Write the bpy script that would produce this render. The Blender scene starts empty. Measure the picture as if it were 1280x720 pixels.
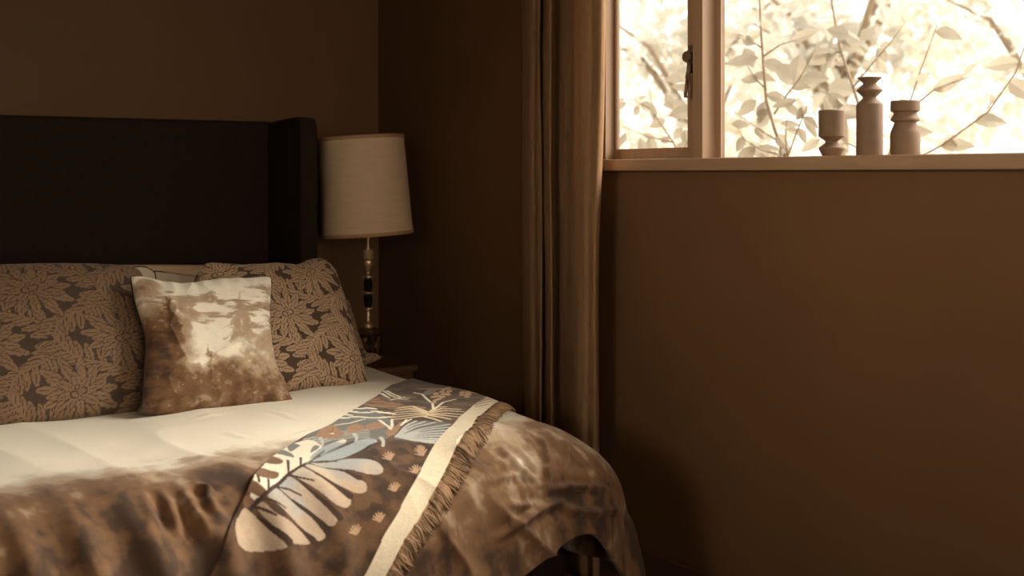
import bpy, math, random
import numpy as np
from mathutils import Vector, Matrix

random.seed(7)
rng = np.random.default_rng(11)
scn = bpy.context.scene
COL = scn.collection
PI = math.pi

# ------------------------------------------------------------------ frame of reference
# room corner (head wall / window wall) is the origin; head wall is y = 0, window wall is x = 0
UX, UY = 0.83205, 0.55470
CAM = (-2.3658, -4.5763, 1.25)
FPX, CX, CY = 1500.0, 640.0, 218.0

def at_x(px, py, x):
    """point on the plane x = const seen at that place of the photo"""
    r = (px - CX) / FPX
    dx, dy, dz = UY + r * UX, UX - r * UY, (CY - py) / FPX
    k = (x - CAM[0]) / dx
    return Vector((x, CAM[1] + k * dy, CAM[2] + k * dz))

def ypx(px, x):
    return at_x(px, CY, x).y

# ------------------------------------------------------------------ numpy helpers
def lin(c):
    c = np.asarray(c, float) / 255.0
    return np.where(c <= 0.04045, c / 12.92, ((c + 0.055) / 1.055) ** 2.4)

def hash2(ix, iy, seed):
    h = (ix.astype(np.int64) * 374761393 + iy.astype(np.int64) * 668265263 + seed * 1442695041) & 0xffffffff
    h = ((h ^ (h >> 13)) * 1274126177) & 0xffffffff
    h = h ^ (h >> 16)
    return (h & 0xffff) / 65535.0

def vnoise(x, y, seed=0):
    ix, iy = np.floor(x), np.floor(y)
    fx, fy = x - ix, y - iy
    fx = fx * fx * fx * (fx * (fx * 6 - 15) + 10)
    fy = fy * fy * fy * (fy * (fy * 6 - 15) + 10)
    a, b = hash2(ix, iy, seed), hash2(ix + 1, iy, seed)
    c, d = hash2(ix, iy + 1, seed), hash2(ix + 1, iy + 1, seed)
    return (a * (1 - fx) + b * fx) * (1 - fy) + (c * (1 - fx) + d * fx) * fy

def fbm(x, y, seed=0, octv=4, gain=0.5):
    t, amp, tot = 0.0, 1.0, 0.0
    for i in range(octv):
        t = t + amp * vnoise(x * 2 ** i + 17.3 * i, y * 2 ** i - 9.1 * i, seed + i)
        tot += amp
        amp *= gain
    return t / tot

def ridge(x, y, seed=0, sharp=2.0):
    return (1 - np.abs(2 * fbm(x, y, seed, 2) - 1)) ** sharp

def sstep(a, b, x):
    t = np.clip((x - a) / (b - a), 0, 1)
    return t * t * (3 - 2 * t)

def mixc(a, b, t):
    return a * (1 - t[..., None]) + b * t[..., None]

def in_poly(X, Y, poly):
    ins = np.zeros(X.shape, bool)
    n = len(poly)
    for i in range(n):
        x0, y0 = poly[i]
        x1, y1 = poly[(i + 1) % n]
        if y0 == y1:
            continue
        c = ((y0 > Y) != (y1 > Y)) & (X < (x1 - x0) * (Y - y0) / (y1 - y0) + x0)
        ins ^= c
    return ins

def seg_dist(X, Y, pts):
    d = np.full(X.shape, 1e9)
    for (x0, y0), (x1, y1) in zip(pts[:-1], pts[1:]):
        vx, vy = x1 - x0, y1 - y0
        t = np.clip(((X - x0) * vx + (Y - y0) * vy) / (vx * vx + vy * vy + 1e-12), 0, 1)
        d = np.minimum(d, np.hypot(X - x0 - t * vx, Y - y0 - t * vy))
    return d

def seg_dist_t(X, Y, pts):
    """distance to a polyline and how far along it (0..1)"""
    d = np.full(X.shape, 1e9); tt = np.zeros(X.shape)
    n = len(pts) - 1
    for i, ((x0, y0), (x1, y1)) in enumerate(zip(pts[:-1], pts[1:])):
        vx, vy = x1 - x0, y1 - y0
        t = np.clip(((X - x0) * vx + (Y - y0) * vy) / (vx * vx + vy * vy + 1e-12), 0, 1)
        e = np.hypot(X - x0 - t * vx, Y - y0 - t * vy)
        m = e < d
        d = np.where(m, e, d); tt = np.where(m, (i + t) / n, tt)
    return d, tt

def leaf_paint(col, X, Y, cx, cy, ang, L, W, light, dark, rib=0.05, edge=0.16, tip=1.0):
    """one pointed leaf with a dark outline and midrib, painted into a colour array"""
    ca, sa = math.cos(ang), math.sin(ang)
    m = (np.abs(X - cx) < L * 1.2) & (np.abs(Y - cy) < L * 1.2)
    if not m.any():
        return
    a = ((X[m] - cx) * ca + (Y[m] - cy) * sa) / L
    b = (-(X[m] - cx) * sa + (Y[m] - cy) * ca) / W
    prof = np.sqrt(np.clip(a, 0, 1)) * np.clip(1 - a, 0, 1) ** (0.6 * tip) * 1.55
    scal = 1 + 0.10 * np.sin(a * 22)
    e = np.where((a > 0) & (a < 1), prof * scal - np.abs(b), -1)
    sub = col[m]
    sub[e > -edge] = np.where((e > -edge)[e > -edge][:, None], dark, dark)
    core = e > 0
    sub[core] = light
    sub[core & (np.abs(b) < rib) & (a < 0.85)] = dark
    col[m] = sub

# ------------------------------------------------------------------ objects
def tag(o, label=None, cat=None, group=None, kind=None):
    if label: o['label'] = label
    if cat: o['category'] = cat
    if group: o['group'] = group
    if kind: o['kind'] = kind
    return o

def link(o, parent=None):
    COL.objects.link(o)
    if parent is not None:
        o.parent = parent
        # children are modelled in world space; keep them there
        o.matrix_parent_inverse = world_of(parent).inverted()
    return o

def world_of(o):
    m = o.matrix_basis.copy()
    if o.parent is not None:
        m = world_of(o.parent) @ o.matrix_parent_inverse @ m
    return m

def empty(name, loc, label=None, cat=None, group=None, kind=None):
    o = bpy.data.objects.new(name, None)
    o.empty_display_size = 0.05
    o.location = loc
    COL.objects.link(o)
    return tag(o, label, cat, group, kind)

class MB:
    def __init__(self):
        self.v, self.f = [], []
    def add(self, vs, fs):
        n = len(self.v)
        self.v += [tuple(v) for v in vs]
        self.f += [tuple(i + n for i in f) for f in fs]
        return self
    def box(self, a, b, M=None, bev=0.0):
        x0, y0, z0 = [min(p, q) for p, q in zip(a, b)]
        x1, y1, z1 = [max(p, q) for p, q in zip(a, b)]
        if bev <= 0:
            vs = [(x0, y0, z0), (x1, y0, z0), (x1, y1, z0), (x0, y1, z0), (x0, y0, z1), (x1, y0, z1), (x1, y1, z1), (x0, y1, z1)]
            fs = [(0, 3, 2, 1), (4, 5, 6, 7), (0, 1, 5, 4), (1, 2, 6, 5), (2, 3, 7, 6), (3, 0, 4, 7)]
        else:
            import bmesh
            bm = bmesh.new()
            bmesh.ops.create_cube(bm, size=1.0)
            for v in bm.verts:
                v.co = Vector(((x0 + x1) / 2 + v.co.x * (x1 - x0), (y0 + y1) / 2 + v.co.y * (y1 - y0), (z0 + z1) / 2 + v.co.z * (z1 - z0)))
            bmesh.ops.bevel(bm, geom=list(bm.edges), offset=bev, segments=3, profile=0.5, affect='EDGES')
            bm.verts.ensure_lookup_table()
            for i, v in enumerate(bm.verts):
                v.index = i
            vs = [v.co.copy() for v in bm.verts]
            fs = [tuple(v.index for v in f.verts) for f in bm.faces]
            bm.free()
        if M is not None:
            vs = [M @ Vector(v) for v in vs]
        return self.add(vs, fs)
    def lathe(self, prof, n=40, M=None, close=True):
        """prof: list of (radius, z)"""
        vs, fs = [], []
        for r, z in prof:
            for k in range(n):
                a = 2 * PI * k / n
                vs.append((r * math.cos(a), r * math.sin(a), z))
        for i in range(len(prof) - 1):
            for k in range(n):
                k2 = (k + 1) % n
                fs.append((i * n + k, i * n + k2, (i + 1) * n + k2, (i + 1) * n + k))
        if close:
            fs.append(tuple(range(n - 1, -1, -1)))
            fs.append(tuple((len(prof) - 1) * n + k for k in range(n)))
        if M is not None:
            vs = [M @ Vector(v) for v in vs]
        return self.add(vs, fs)
    def tube(self, pts, rad, n=8, closed=False, cap=True):
        pts = [Vector(p) for p in pts]
        m = len(pts)
        rads = rad if isinstance(rad, (list, tuple)) else [rad] * m
        vs, fs = [], []
        ref = Vector((0, 0, 1))
        prev = None
        for i in range(m):
            if closed:
                t = pts[(i + 1) % m] - pts[i - 1]
            else:
                t = pts[min(i + 1, m - 1)] - pts[max(i - 1, 0)]
            if t.length < 1e-9: t = Vector((0, 0, 1))
            t.normalize()
            if prev is None:
                a = t.cross(ref)
                if a.length < 0.05: a = t.cross(Vector((1, 0, 0)))
            else:
                a = prev - t * prev.dot(t)
                if a.length < 1e-6: a = t.cross(ref)
            a.normalize(); prev = a
            b = t.cross(a)
            for k in range(n):
                w = 2 * PI * k / n
                vs.append(pts[i] + (a * math.cos(w) + b * math.sin(w)) * rads[i])
        for i in range(m if closed else m - 1):
            j = (i + 1) % m
            for k in range(n):
                k2 = (k + 1) % n
                fs.append((i * n + k, i * n + k2, j * n + k2, j * n + k))
        if cap and not closed:
            fs.append(tuple(range(n - 1, -1, -1)))
            fs.append(tuple((m - 1) * n + k for k in range(n)))
        return self.add(vs, fs)
    def build(self, name, mat, parent=None, smooth=False, sharp=None):
        me = bpy.data.meshes.new(name)
        me.from_pydata(self.v, [], self.f)
        me.update()
        o = bpy.data.objects.new(name, me)
        me.materials.append(mat)
        if smooth:
            me.shade_smooth()
            if sharp is not None:
                me.set_sharp_from_angle(angle=math.radians(sharp))
        return link(o, parent)

def grid_mesh(name, P, mat, parent=None, color=None, wrap=False, extra=None):
    """P: (n, m, 3) array of points -> one smooth quad mesh, colours per point"""
    n, m = P.shape[:2]
    V = P.reshape(-1, 3)
    idx = np.arange(n * m).reshape(n, m)
    F = np.stack([idx[:-1, :-1], idx[1:, :-1], idx[1:, 1:], idx[:-1, 1:]], -1).reshape(-1, 4)
    return raw_mesh(name, V, F, mat, parent, None if color is None else color.reshape(-1, 3))

def raw_mesh(name, V, F, mat, parent=None, color=None, smooth=True):
    me = bpy.data.meshes.new(name)
    nv, nf = len(V), len(F)
    k = F.shape[1]
    me.vertices.add(nv)
    me.vertices.foreach_set('co', np.asarray(V, np.float32).ravel())
    me.loops.add(nf * k)
    me.loops.foreach_set('vertex_index', np.asarray(F, np.int32).ravel())
    me.polygons.add(nf)
    me.polygons.foreach_set('loop_start', np.arange(0, nf * k, k, dtype=np.int32))
    me.update(calc_edges=True)
    me.validate()
    if color is not None:
        at = me.color_attributes.new('weave', 'FLOAT_COLOR', 'POINT')
        c4 = np.ones((nv, 4), np.float32)
        c4[:, :3] = color
        at.data.foreach_set('color', c4.ravel())
    if smooth:
        me.shade_smooth()
    o = bpy.data.objects.new(name, me)
    me.materials.append(mat)
    return link(o, parent)

# ------------------------------------------------------------------ materials
def new_mat(name):
    m = bpy.data.materials.new(name)
    m.use_nodes = True
    nt = m.node_tree
    return m, nt, nt.nodes['Principled BSDF'], nt.nodes['Material Output']

def mat_plain(name, rgb, rough=0.6, metal=0.0, var=0.12, scale=8.0, bump=0.0, bscale=200.0, stretch=None, sheen=0.0, spec=0.5):
    """colour mottled a little by noise, with an optional fine bump"""
    m, nt, bs, out = new_mat(name)
    c = lin(rgb)
    tc = nt.nodes.new('ShaderNodeTexCoord')
    mp = nt.nodes.new('ShaderNodeMapping')
    if stretch: mp.inputs['Scale'].default_value = stretch
    nt.links.new(tc.outputs['Object'], mp.inputs['Vector'])
    nz = nt.nodes.new('ShaderNodeTexNoise')
    nz.inputs['Scale'].default_value = scale
    nz.inputs['Detail'].default_value = 5
    nt.links.new(mp.outputs['Vector'], nz.inputs['Vector'])
    rp = nt.nodes.new('ShaderNodeValToRGB')
    rp.color_ramp.elements[0].position = 0.3
    rp.color_ramp.elements[1].position = 0.7
    rp.color_ramp.elements[0].color = (*(c * (1 - var)), 1)
    rp.color_ramp.elements[1].color = (*np.clip(c * (1 + var), 0, 1), 1)
    nt.links.new(nz.outputs['Fac'], rp.inputs['Fac'])
    nt.links.new(rp.outputs['Color'], bs.inputs['Base Color'])
    bs.inputs['Roughness'].default_value = rough
    bs.inputs['Metallic'].default_value = metal
    bs.inputs['Specular IOR Level'].default_value = spec
    if sheen:
        bs.inputs['Sheen Weight'].default_value = sheen
        bs.inputs['Sheen Roughness'].default_value = 0.6
    if bump:
        n2 = nt.nodes.new('ShaderNodeTexNoise')
        n2.inputs['Scale'].default_value = bscale
        n2.inputs['Detail'].default_value = 3
        nt.links.new(mp.outputs['Vector'], n2.inputs['Vector'])
        bp = nt.nodes.new('ShaderNodeBump')
        bp.inputs['Strength'].default_value = bump
        bp.inputs['Distance'].default_value = 0.002
        nt.links.new(n2.outputs['Fac'], bp.inputs['Height'])
        nt.links.new(bp.outputs['Normal'], bs.inputs['Normal'])
    return m

def mat_woven(name, rough=0.85, bump=0.25, bscale=420.0, sheen=0.1):
    """fabric whose printed or woven pattern is stored with the cloth"""
    m, nt, bs, out = new_mat(name)
    at = nt.nodes.new('ShaderNodeAttribute')
    at.attribute_name = 'weave'
    tc = nt.nodes.new('ShaderNodeTexCoord')
    nz = nt.nodes.new('ShaderNodeTexNoise')
    nz.inputs['Scale'].default_value = bscale
    nz.inputs['Detail'].default_value = 2
    nt.links.new(tc.outputs['Object'], nz.inputs['Vector'])
    mr = nt.nodes.new('ShaderNodeMapRange')
    mr.inputs['From Min'].default_value = 0.25
    mr.inputs['From Max'].default_value = 0.75
    mr.inputs['To Min'].default_value = 0.86
    mr.inputs['To Max'].default_value = 1.08
    nt.links.new(nz.outputs['Fac'], mr.inputs['Value'])
    mx = nt.nodes.new('ShaderNodeVectorMath')
    mx.operation = 'SCALE'
    nt.links.new(at.outputs['Color'], mx.inputs[0])
    nt.links.new(mr.outputs['Result'], mx.inputs['Scale'])
    nt.links.new(mx.outputs['Vector'], bs.inputs['Base Color'])
    bs.inputs['Roughness'].default_value = rough
    bs.inputs['Specular IOR Level'].default_value = 0.25
    bs.inputs['Sheen Weight'].default_value = sheen
    bp = nt.nodes.new('ShaderNodeBump')
    bp.inputs['Strength'].default_value = bump
    bp.inputs['Distance'].default_value = 0.0015
    nt.links.new(nz.outputs['Fac'], bp.inputs['Height'])
    nt.links.new(bp.outputs['Normal'], bs.inputs['Normal'])
    return m

def mat_wood(name, rgb, rough=0.45, var=0.25, axis='y'):
    st = {'x': (1.2, 14, 14), 'y': (14, 1.2, 14), 'z': (14, 14, 1.2)}[axis]
    return mat_plain(name, rgb, rough, 0, var, 3.0, 0.1, 30.0, st)

def mat_translucent(name, rgb, trans=0.4, rough=0.8, var=0.15, scale=30.0, bump=0.2, bscale=300.0, stretch=None):
    m = mat_plain(name, rgb, rough, 0, var, scale, bump, bscale, stretch, spec=0.2)
    nt = m.node_tree
    bs, out = nt.nodes['Principled BSDF'], nt.nodes['Material Output']
    tr = nt.nodes.new('ShaderNodeBsdfTranslucent')
    mx = nt.nodes.new('ShaderNodeMixShader')
    mx.inputs['Fac'].default_value = trans
    src = bs.inputs['Base Color'].links[0].from_socket
    nt.links.new(src, tr.inputs['Color'])
    nt.links.new(bs.outputs['BSDF'], mx.inputs[1])
    nt.links.new(tr.outputs['BSDF'], mx.inputs[2])
    nt.links.new(mx.outputs['Shader'], out.inputs['Surface'])
    return m

def mat_glass(name):
    m, nt, bs, out = new_mat(name)
    nt.nodes.remove(bs)
    tr = nt.nodes.new('ShaderNodeBsdfTransparent')
    tr.inputs['Color'].default_value = (0.97, 0.975, 0.965, 1)
    gl = nt.nodes.new('ShaderNodeBsdfGlossy')
    gl.inputs['Roughness'].default_value = 0.02
    lw = nt.nodes.new('ShaderNodeLayerWeight')
    lw.inputs['Blend'].default_value = 0.5
    pw = nt.nodes.new('ShaderNodeMath'); pw.operation = 'POWER'; pw.inputs[1].default_value = 5.0
    nt.links.new(lw.outputs['Facing'], pw.inputs[0])
    fr = nt.nodes.new('ShaderNodeMapRange')
    fr.inputs['To Min'].default_value = 0.025; fr.inputs['To Max'].default_value = 0.8
    nt.links.new(pw.outputs['Value'], fr.inputs['Value'])
    mx = nt.nodes.new('ShaderNodeMixShader')
    nt.links.new(fr.outputs['Result'], mx.inputs['Fac'])
    nt.links.new(tr.outputs['BSDF'], mx.inputs[1])
    nt.links.new(gl.outputs['BSDF'], mx.inputs[2])
    nt.links.new(mx.outputs['Shader'], out.inputs['Surface'])
    return m

M = {}
M['wall'] = mat_plain('brown_wall_paint', (100, 70, 42), 0.75, 0, 0.05, 3.0, 0.12, 260.0, spec=0.3)
M['ceiling'] = mat_plain('ceiling_paint', (214, 192, 160), 0.9, 0, 0.04, 3.0)
M['floor'] = mat_wood('floor_boards', (92, 64, 42), 0.5, 0.3, 'y')
M['trim'] = mat_wood('window_wood', (152, 121, 93), 0.45, 0.10, 'y')
M['trim_v'] = mat_wood('window_wood_upright', (152, 121, 94), 0.45, 0.10, 'z')
M['board'] = mat_plain('baseboard_paint', (84, 60, 40), 0.5, 0, 0.06)
M['glass'] = mat_glass('window_glass')
M['latch'] = mat_plain('latch_bronze', (104, 78, 57), 0.45, 0.15, 0.15, 40)
M['headboard'] = mat_plain('headboard_cloth', (42, 31, 23), 0.95, 0, 0.12, 40, 0.2, 400, spec=0.1)
M['bedframe'] = mat_plain('bed_base_cloth', (34, 25, 18), 0.9, 0, 0.12, 40, 0.2, 400, spec=0.1)
M['mattress'] = mat_plain('mattress_cover', (58, 43, 31), 0.9, 0, 0.08, 30, 0.2, 300)
M['linen'] = mat_plain('pillow_linen', (206, 176, 144), 0.9, 0, 0.05, 20, 0.25, 350, spec=0.2)
M['linen_pale'] = mat_plain('pillow_cotton_pale', (216, 200, 176), 0.9, 0, 0.06, 14, 0.25, 350, spec=0.2)
M['piping'] = mat_plain('dark_piping', (44, 31, 22), 0.85, 0, 0.1, 60)
M['print'] = mat_woven('printed_cotton', 0.8, 0.12, 500)
M['damask'] = mat_woven('woven_damask', 0.75, 0.35, 480, 0.15)
M['throw'] = mat_woven('woven_throw', 0.92, 0.5, 380, 0.15)
M['fringe'] = mat_plain('fringe_yarn', (138, 110, 84), 0.9, 0, 0.35, 25, 0.3, 400, spec=0.2)
M['shade'] = mat_translucent('lamp_shade_silk', (224, 194, 158), 0.25, 0.7, 0.05, 18, 0.2, 350, (1, 1, 6))
M['shade_trim'] = mat_plain('lamp_shade_braid', (168, 128, 90), 0.8, 0, 0.1, 60, 0.3, 300)
M['brass'] = mat_plain('aged_brass', (204, 170, 128), 0.38, 0.7, 0.12, 30)
M['ebony'] = mat_plain('black_lacquer', (14, 10, 8), 0.75, 0, 0.1, 30, spec=0.15)
M['candle'] = mat_plain('socket_sleeve', (150, 116, 82), 0.6, 0, 0.1, 30)
M['toledark'] = mat_woven('painted_lamp_box', 0.45, 0.05, 200, 0.0)
M['stand'] = mat_wood('nightstand_wood', (84, 56, 36), 0.4, 0.25, 'x')
M['knob'] = mat_plain('knob_brass', (150, 114, 72), 0.4, 1.0, 0.1, 30)
M['curtain'] = mat_translucent('linen_curtain', (160, 124, 89), 0.34, 0.9, 0.18, 60, 0.5, 260, (6, 6, 0.5))
M['rod'] = mat_plain('curtain_rod_metal', (60, 44, 32), 0.4, 0.8, 0.1, 30)
M['ceramic'] = mat_plain('matt_ceramic', (116, 91, 70), 0.7, 0, 0.06, 40, 0.25, 160, spec=0.3)
M['leaf'] = mat_translucent('leaf_pale', (168, 159, 143), 0.5, 0.6, 0.18, 6, 0.05, 60)
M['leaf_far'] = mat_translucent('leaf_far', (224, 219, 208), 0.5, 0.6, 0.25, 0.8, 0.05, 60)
M['leaf_brown'] = mat_translucent('leaf_brown', (160, 124, 90), 0.4, 0.6, 0.18, 6, 0.05, 60)
M['bark'] = mat_plain('bark', (150, 132, 110), 0.9, 0, 0.25, 20, 0.5, 60)
M['lawn'] = mat_plain('pale_gravel', (206, 194, 170), 0.95, 0, 0.3, 2.0, 0.5, 40)
M['render'] = mat_plain('outside_render', (190, 172, 146), 0.9, 0, 0.05, 4)

SKY, SUN, REAR, SIDE, SPREAD, EXPOSURE = 2.05, 11.2, 8.0, 12.0, 44, 0.0

# ================================================================== the room shell
XL, YF, H = -4.3, -6.3, 2.5          # far side wall, wall behind the camera, ceiling height
T = 0.16
WY0, WY1 = -1.40, -4.60              # window opening in the window wall
WZ0, WZ1 = 1.262, 2.26

def structure(o):
    o['kind'] = 'structure'
    return o

structure(MB().box((XL - T, YF - T, -0.08), (T, T, 0)).build('floor', M['floor']))
structure(MB().box((XL - T, YF - T, H), (T, T, H + 0.1)).build('ceiling', M['ceiling']))
structure(MB().box((XL - T, 0, 0), (T, T, H)).build('wall_back', M['wall']))
LY0, LY1, LZ0, LZ1 = -4.9, -2.9, 1.30, 2.25   # unseen opening added in the left wall for extra light
w = MB()
w.box((XL - T, YF, 0), (XL, LY0, H)).box((XL - T, LY1, 0), (XL, 0, H))
w.box((XL - T, LY0, 0), (XL, LY1, LZ0)).box((XL - T, LY0, LZ1), (XL, LY1, H))
structure(w.build('wall_left', M['wall']))
w = MB()
w.box((0, 0, 0), (T, WY0, H)).box((0, WY1, 0), (T, YF, H))
w.box((0, WY0, 0), (T, WY1, WZ0)).box((0, WY0, WZ1), (T, WY1, H))
structure(w.build('wall_right', M['wall']))
FX0, FX1, FZ0, FZ1 = -2.9, -0.5, 0.85, 2.2   # unseen opening added behind the camera for fill light
w = MB()
w.box((XL - T, YF - T, 0), (FX0, YF, H)).box((FX1, YF - T, 0), (T, YF, H))
w.box((FX0, YF - T, 0), (FX1, YF, FZ0)).box((FX0, YF - T, FZ1), (FX1, YF, H))
structure(w.build('wall_front', M['wall']))
structure(MB().box((-0.016, -0.016, 0), (0, YF, 0.11), bev=0.004).build('baseboard_right', M['board']))
structure(MB().box((XL, -0.016, 0), (-0.016, 0, 0.11), bev=0.004).build('baseboard_back', M['board']))

# ------------------------------------------------------------------ window in the window wall
win = empty('window_1', (0.05, (WY0 + WY1) / 2, WZ0), kind='structure')
ZS = 1.2965                                                     # top of the sill board
MB().box((-0.034, WY0 + 0.02, 1.2605), (0.15, WY1 - 0.02, ZS), bev=0.004).build('window_sill', M['trim'], win)
yA = ypx(757, -0.012)                                           # frame post beside the curtain
fr = MB()
fr.box((-0.012, WY0, ZS), (0.045, yA, WZ1))
fr.box((-0.012, WY0, WZ1 - 0.07), (0.08, WY1, WZ1))
fr.box((-0.012, WY1 + 0.07, ZS), (0.08, WY1, WZ1))
fr.build('window_frame', M['trim_v'], win)
yM0, yM1 = ypx(866, -0.012), ypx(878, -0.012)                   # room face of the mullion
yS1 = ypx(862, 0.030)
XM = 0.040
MB().box((-0.012, yM0, ZS), (0.046, yM1, WZ1 - 0.07)).build('mullion', M['trim_v'], win)
# opening sash left of the mullion
ys = ypx(770.0, 0.022)
zb0, zb1 = at_x(815, 194.5, 0.022).z, at_x(815, 186.5, 0.022).z
ztop = WZ1 - 0.07
sa = MB()
sa.box((0.022, yA, zb1), (0.037, ys, ztop - 0.03))
sa.box((0.022, yA, zb0 - 0.012), (0.037, yM0, zb1))
sa.box((0.022, yA, ztop - 0.03), (0.037, yM0, ztop))
sa.box((0.022, yS1, zb1), (0.037, yM0, ztop - 0.03))
sash = sa.build('casement_sash', M['trim_v'], win)
bead = MB()
bead.box((0.026, ys, zb1), (0.031, ys - 0.002, ztop - 0.03)).box((0.026, ys - 0.002, zb1), (0.031, yS1, zb1 + 0.003))
bead.build('glazing_bead', M['trim_v'], sash)
MB().box((0.032, ys, zb1), (0.0345, yS1, ztop - 0.03)).build('pane', M['glass'], sash)
MB().box((0.008, yA, ZS), (0.046, yM0, zb0 - 0.012)).build('frame_rail', M['trim'], win)
# fixed light right of the mullion
yP0 = ypx(898.5, XM)
rb = MB()
yb = ypx(901, XM)
rb.box((XM, yM1, ZS), (XM + 0.016, yb, ztop)).box((XM, WY1 + 0.07, ZS), (XM + 0.016, WY1 + 0.09, ztop))
rb.box((XM + 0.004, yb, ztop - 0.02), (XM + 0.016, WY1 + 0.09, ztop))
rb.box((XM + 0.004, yb, ZS), (XM + 0.016, WY1 + 0.09, ZS + 0.002))
rb.build('glazing_bead', M['trim_v'], win)
MB().box((XM + 0.008, yb, ZS + 0.002), (XM + 0.011, WY1 + 0.09, ztop - 0.02)).build('pane', M['glass'], win)
# casement latch on the sash
def pl(px, py, x): return at_x(px, py, x)
a, b = pl(864, 56, 0.010), pl(864, 92, 0.010)
la = MB()
la.box((0.004, ypx(861.5, 0.01), b.z), (0.0235, ypx(867, 0.01), a.z), bev=0.003)
latch = la.build('latch', M['latch'], win, smooth=True, sharp=40)
c = pl(859.5, 71, -0.002)
k = MB()
Rk = Matrix.Translation(c) @ Matrix.Rotation(PI / 2, 4, 'Y')
k.lathe([(0.0045, -0.009), (0.015, -0.008), (0.0185, -0.001), (0.016, 0.007), (0.007, 0.013)], 24, Rk)
k.build('latch_hub', M['latch'], latch, smooth=True, sharp=40)
lv = MB()
lv.tube([pl(862, 78, -0.006), pl(861, 88, -0.010), pl(859.2, 98, -0.014)], [0.008, 0.0065, 0.007], 10)
p1, p2, p3, p4 = pl(859.2, 96, -0.014), pl(856.5, 121, -0.018), pl(862.5, 121, -0.018), pl(862.0, 96, -0.014)
lv.tube([p1, (p1 * 0.5 + p2 * 0.5), p2, p3, (p3 * 0.5 + p4 * 0.5), p4], 0.0048, 8, closed=True)
lv.build('latch_lever', M['latch'], latch, smooth=True)

# ------------------------------------------------------------------ window added behind the camera to carry fill light
win2 = empty('added_rear_window', ((FX0 + FX1) / 2, YF - 0.06, FZ0), kind='structure')
f2 = MB()
f2.box((FX0, YF - 0.12, FZ0), (FX0 + 0.06, YF + 0.01, FZ1)).box((FX1 - 0.06, YF - 0.12, FZ0), (FX1, YF + 0.01, FZ1))
f2.box((FX0, YF - 0.12, FZ0), (FX1, YF + 0.01, FZ0 + 0.06)).box((FX0, YF - 0.12, FZ1 - 0.06), (FX1, YF + 0.01, FZ1))
f2.box((-1.73, YF - 0.10, FZ0), (-1.67, YF, FZ1))
f2.build('window_frame', M['trim_v'], win2)
MB().box((FX0 + 0.06, YF - 0.07, FZ0 + 0.06), (-1.73, YF - 0.065, FZ1 - 0.06)).build('pane', M['glass'], win2)
MB().box((-1.67, YF - 0.07, FZ0 + 0.06), (FX1 - 0.06, YF - 0.065, FZ1 - 0.06)).build('pane', M['glass'], win2)

win3 = empty('added_side_window', (XL - 0.06, (LY0 + LY1) / 2, LZ0), kind='structure')  # unseen side window, added to light the window wall
f3 = MB()
f3.box((XL - 0.12, LY0, LZ0), (XL + 0.01, LY0 + 0.06, LZ1)).box((XL - 0.12, LY1 - 0.06, LZ0), (XL + 0.01, LY1, LZ1))
f3.box((XL - 0.12, LY0, LZ0), (XL + 0.01, LY1, LZ0 + 0.06)).box((XL - 0.12, LY0, LZ1 - 0.06), (XL + 0.01, LY1, LZ1))
f3.build('window_frame', M['trim_v'], win3)
MB().box((XL - 0.07, LY0 + 0.06, LZ0 + 0.06), (XL - 0.065, LY1 - 0.06, LZ1 - 0.06)).build('pane', M['glass'], win3)

# ================================================================== curtain
def catmull(pts, n):
    pts = np.array(pts, float)
    P = np.vstack([2 * pts[0] - pts[1], pts, 2 * pts[-1] - pts[-2]])
    seg = len(pts) - 1
    t = np.linspace(0, seg - 1e-6, n)
    i = t.astype(int); f = (t - i)[:, None]
    p0, p1, p2, p3 = P[i], P[i + 1], P[i + 2], P[i + 3]
    return 0.5 * ((2 * p1) + (-p0 + p2) * f + (2 * p0 - 5 * p1 + 4 * p2 - p3) * f ** 2 + (-p0 + 3 * p1 - 3 * p2 + p3) * f ** 3)

plan = [(652, -.035), (657, -.062), (663, -.075), (669, -.07), (672, -.085), (674.5, -.088), (676.5, -.07), (677, -.055), (681, -.06),
        (683, -.09), (688, -.105), (691.5, -.09), (692, -.06), (698, -.048), (706, -.052), (712, -.06), (716, -.085), (715.5, -.115),
        (721, -.138), (729, -.142), (737, -.132), (745, -.130), (750, -.115), (752.5, -.09), (751, -.065)]
plan_xy = [(xo, ypx(px, xo)) for px, xo in plan]
cur = catmull(plan_xy, 260)
zs = np.linspace(2.36, 0.015, 150)
P = np.zeros((260, 150, 3))
S = np.linspace(0, 1, 260)
for j, z in enumerate(zs):
    h = (2.36 - z) / 2.36
    k = sstep(0.0, 0.12, np.array(h))
    amp = 0.75 + 0.25 * k
    x = cur[:, 0] * amp - 0.012 * (1 - k)
    wob = (fbm(S * 9, np.full(260, z * 1.6), 5, 3) - 0.5)
    x = x + wob * 0.010 * (1 + h) + 0.0025 * (fbm(S * 70, np.full(260, z * 1.1), 9, 2) - .5)
    y = cur[:, 1] + 0.010 * np.sin(z * 2.3 + 0.7) * S + (fbm(S * 6 + 40, np.full(260, z * 1.3), 8, 2) - 0.5) * 0.020
    # the near edge swings in a little below the sill
    y = y + S ** 3 * 0.014 * sstep(1.55, 1.1, z) - S ** 3 * 0.004
    P[:, j, 0] = np.minimum(x, -0.022); P[:, j, 1] = y; P[:, j, 2] = z
curtain = empty('curtain', (-0.08, float(cur[:, 1].mean()), 0.015), 'long brown linen curtain gathered in folds beside the window', 'curtain')
cp = grid_mesh('drape', P, M['curtain'], curtain)
so = cp.modifiers.new('thick', 'SOLIDIFY'); so.thickness = 0.0025; so.offset = 0
zr = 2.395
rod = empty('curtain_rod', (-0.085, -2.9, zr), 'dark metal curtain rod above the window', 'curtain rod')
MB().tube([(-0.085, -0.90, zr), (-0.085, -4.95, zr)], 0.012, 16).build('rod', M['rod'], rod, smooth=True, sharp=40)
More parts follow.
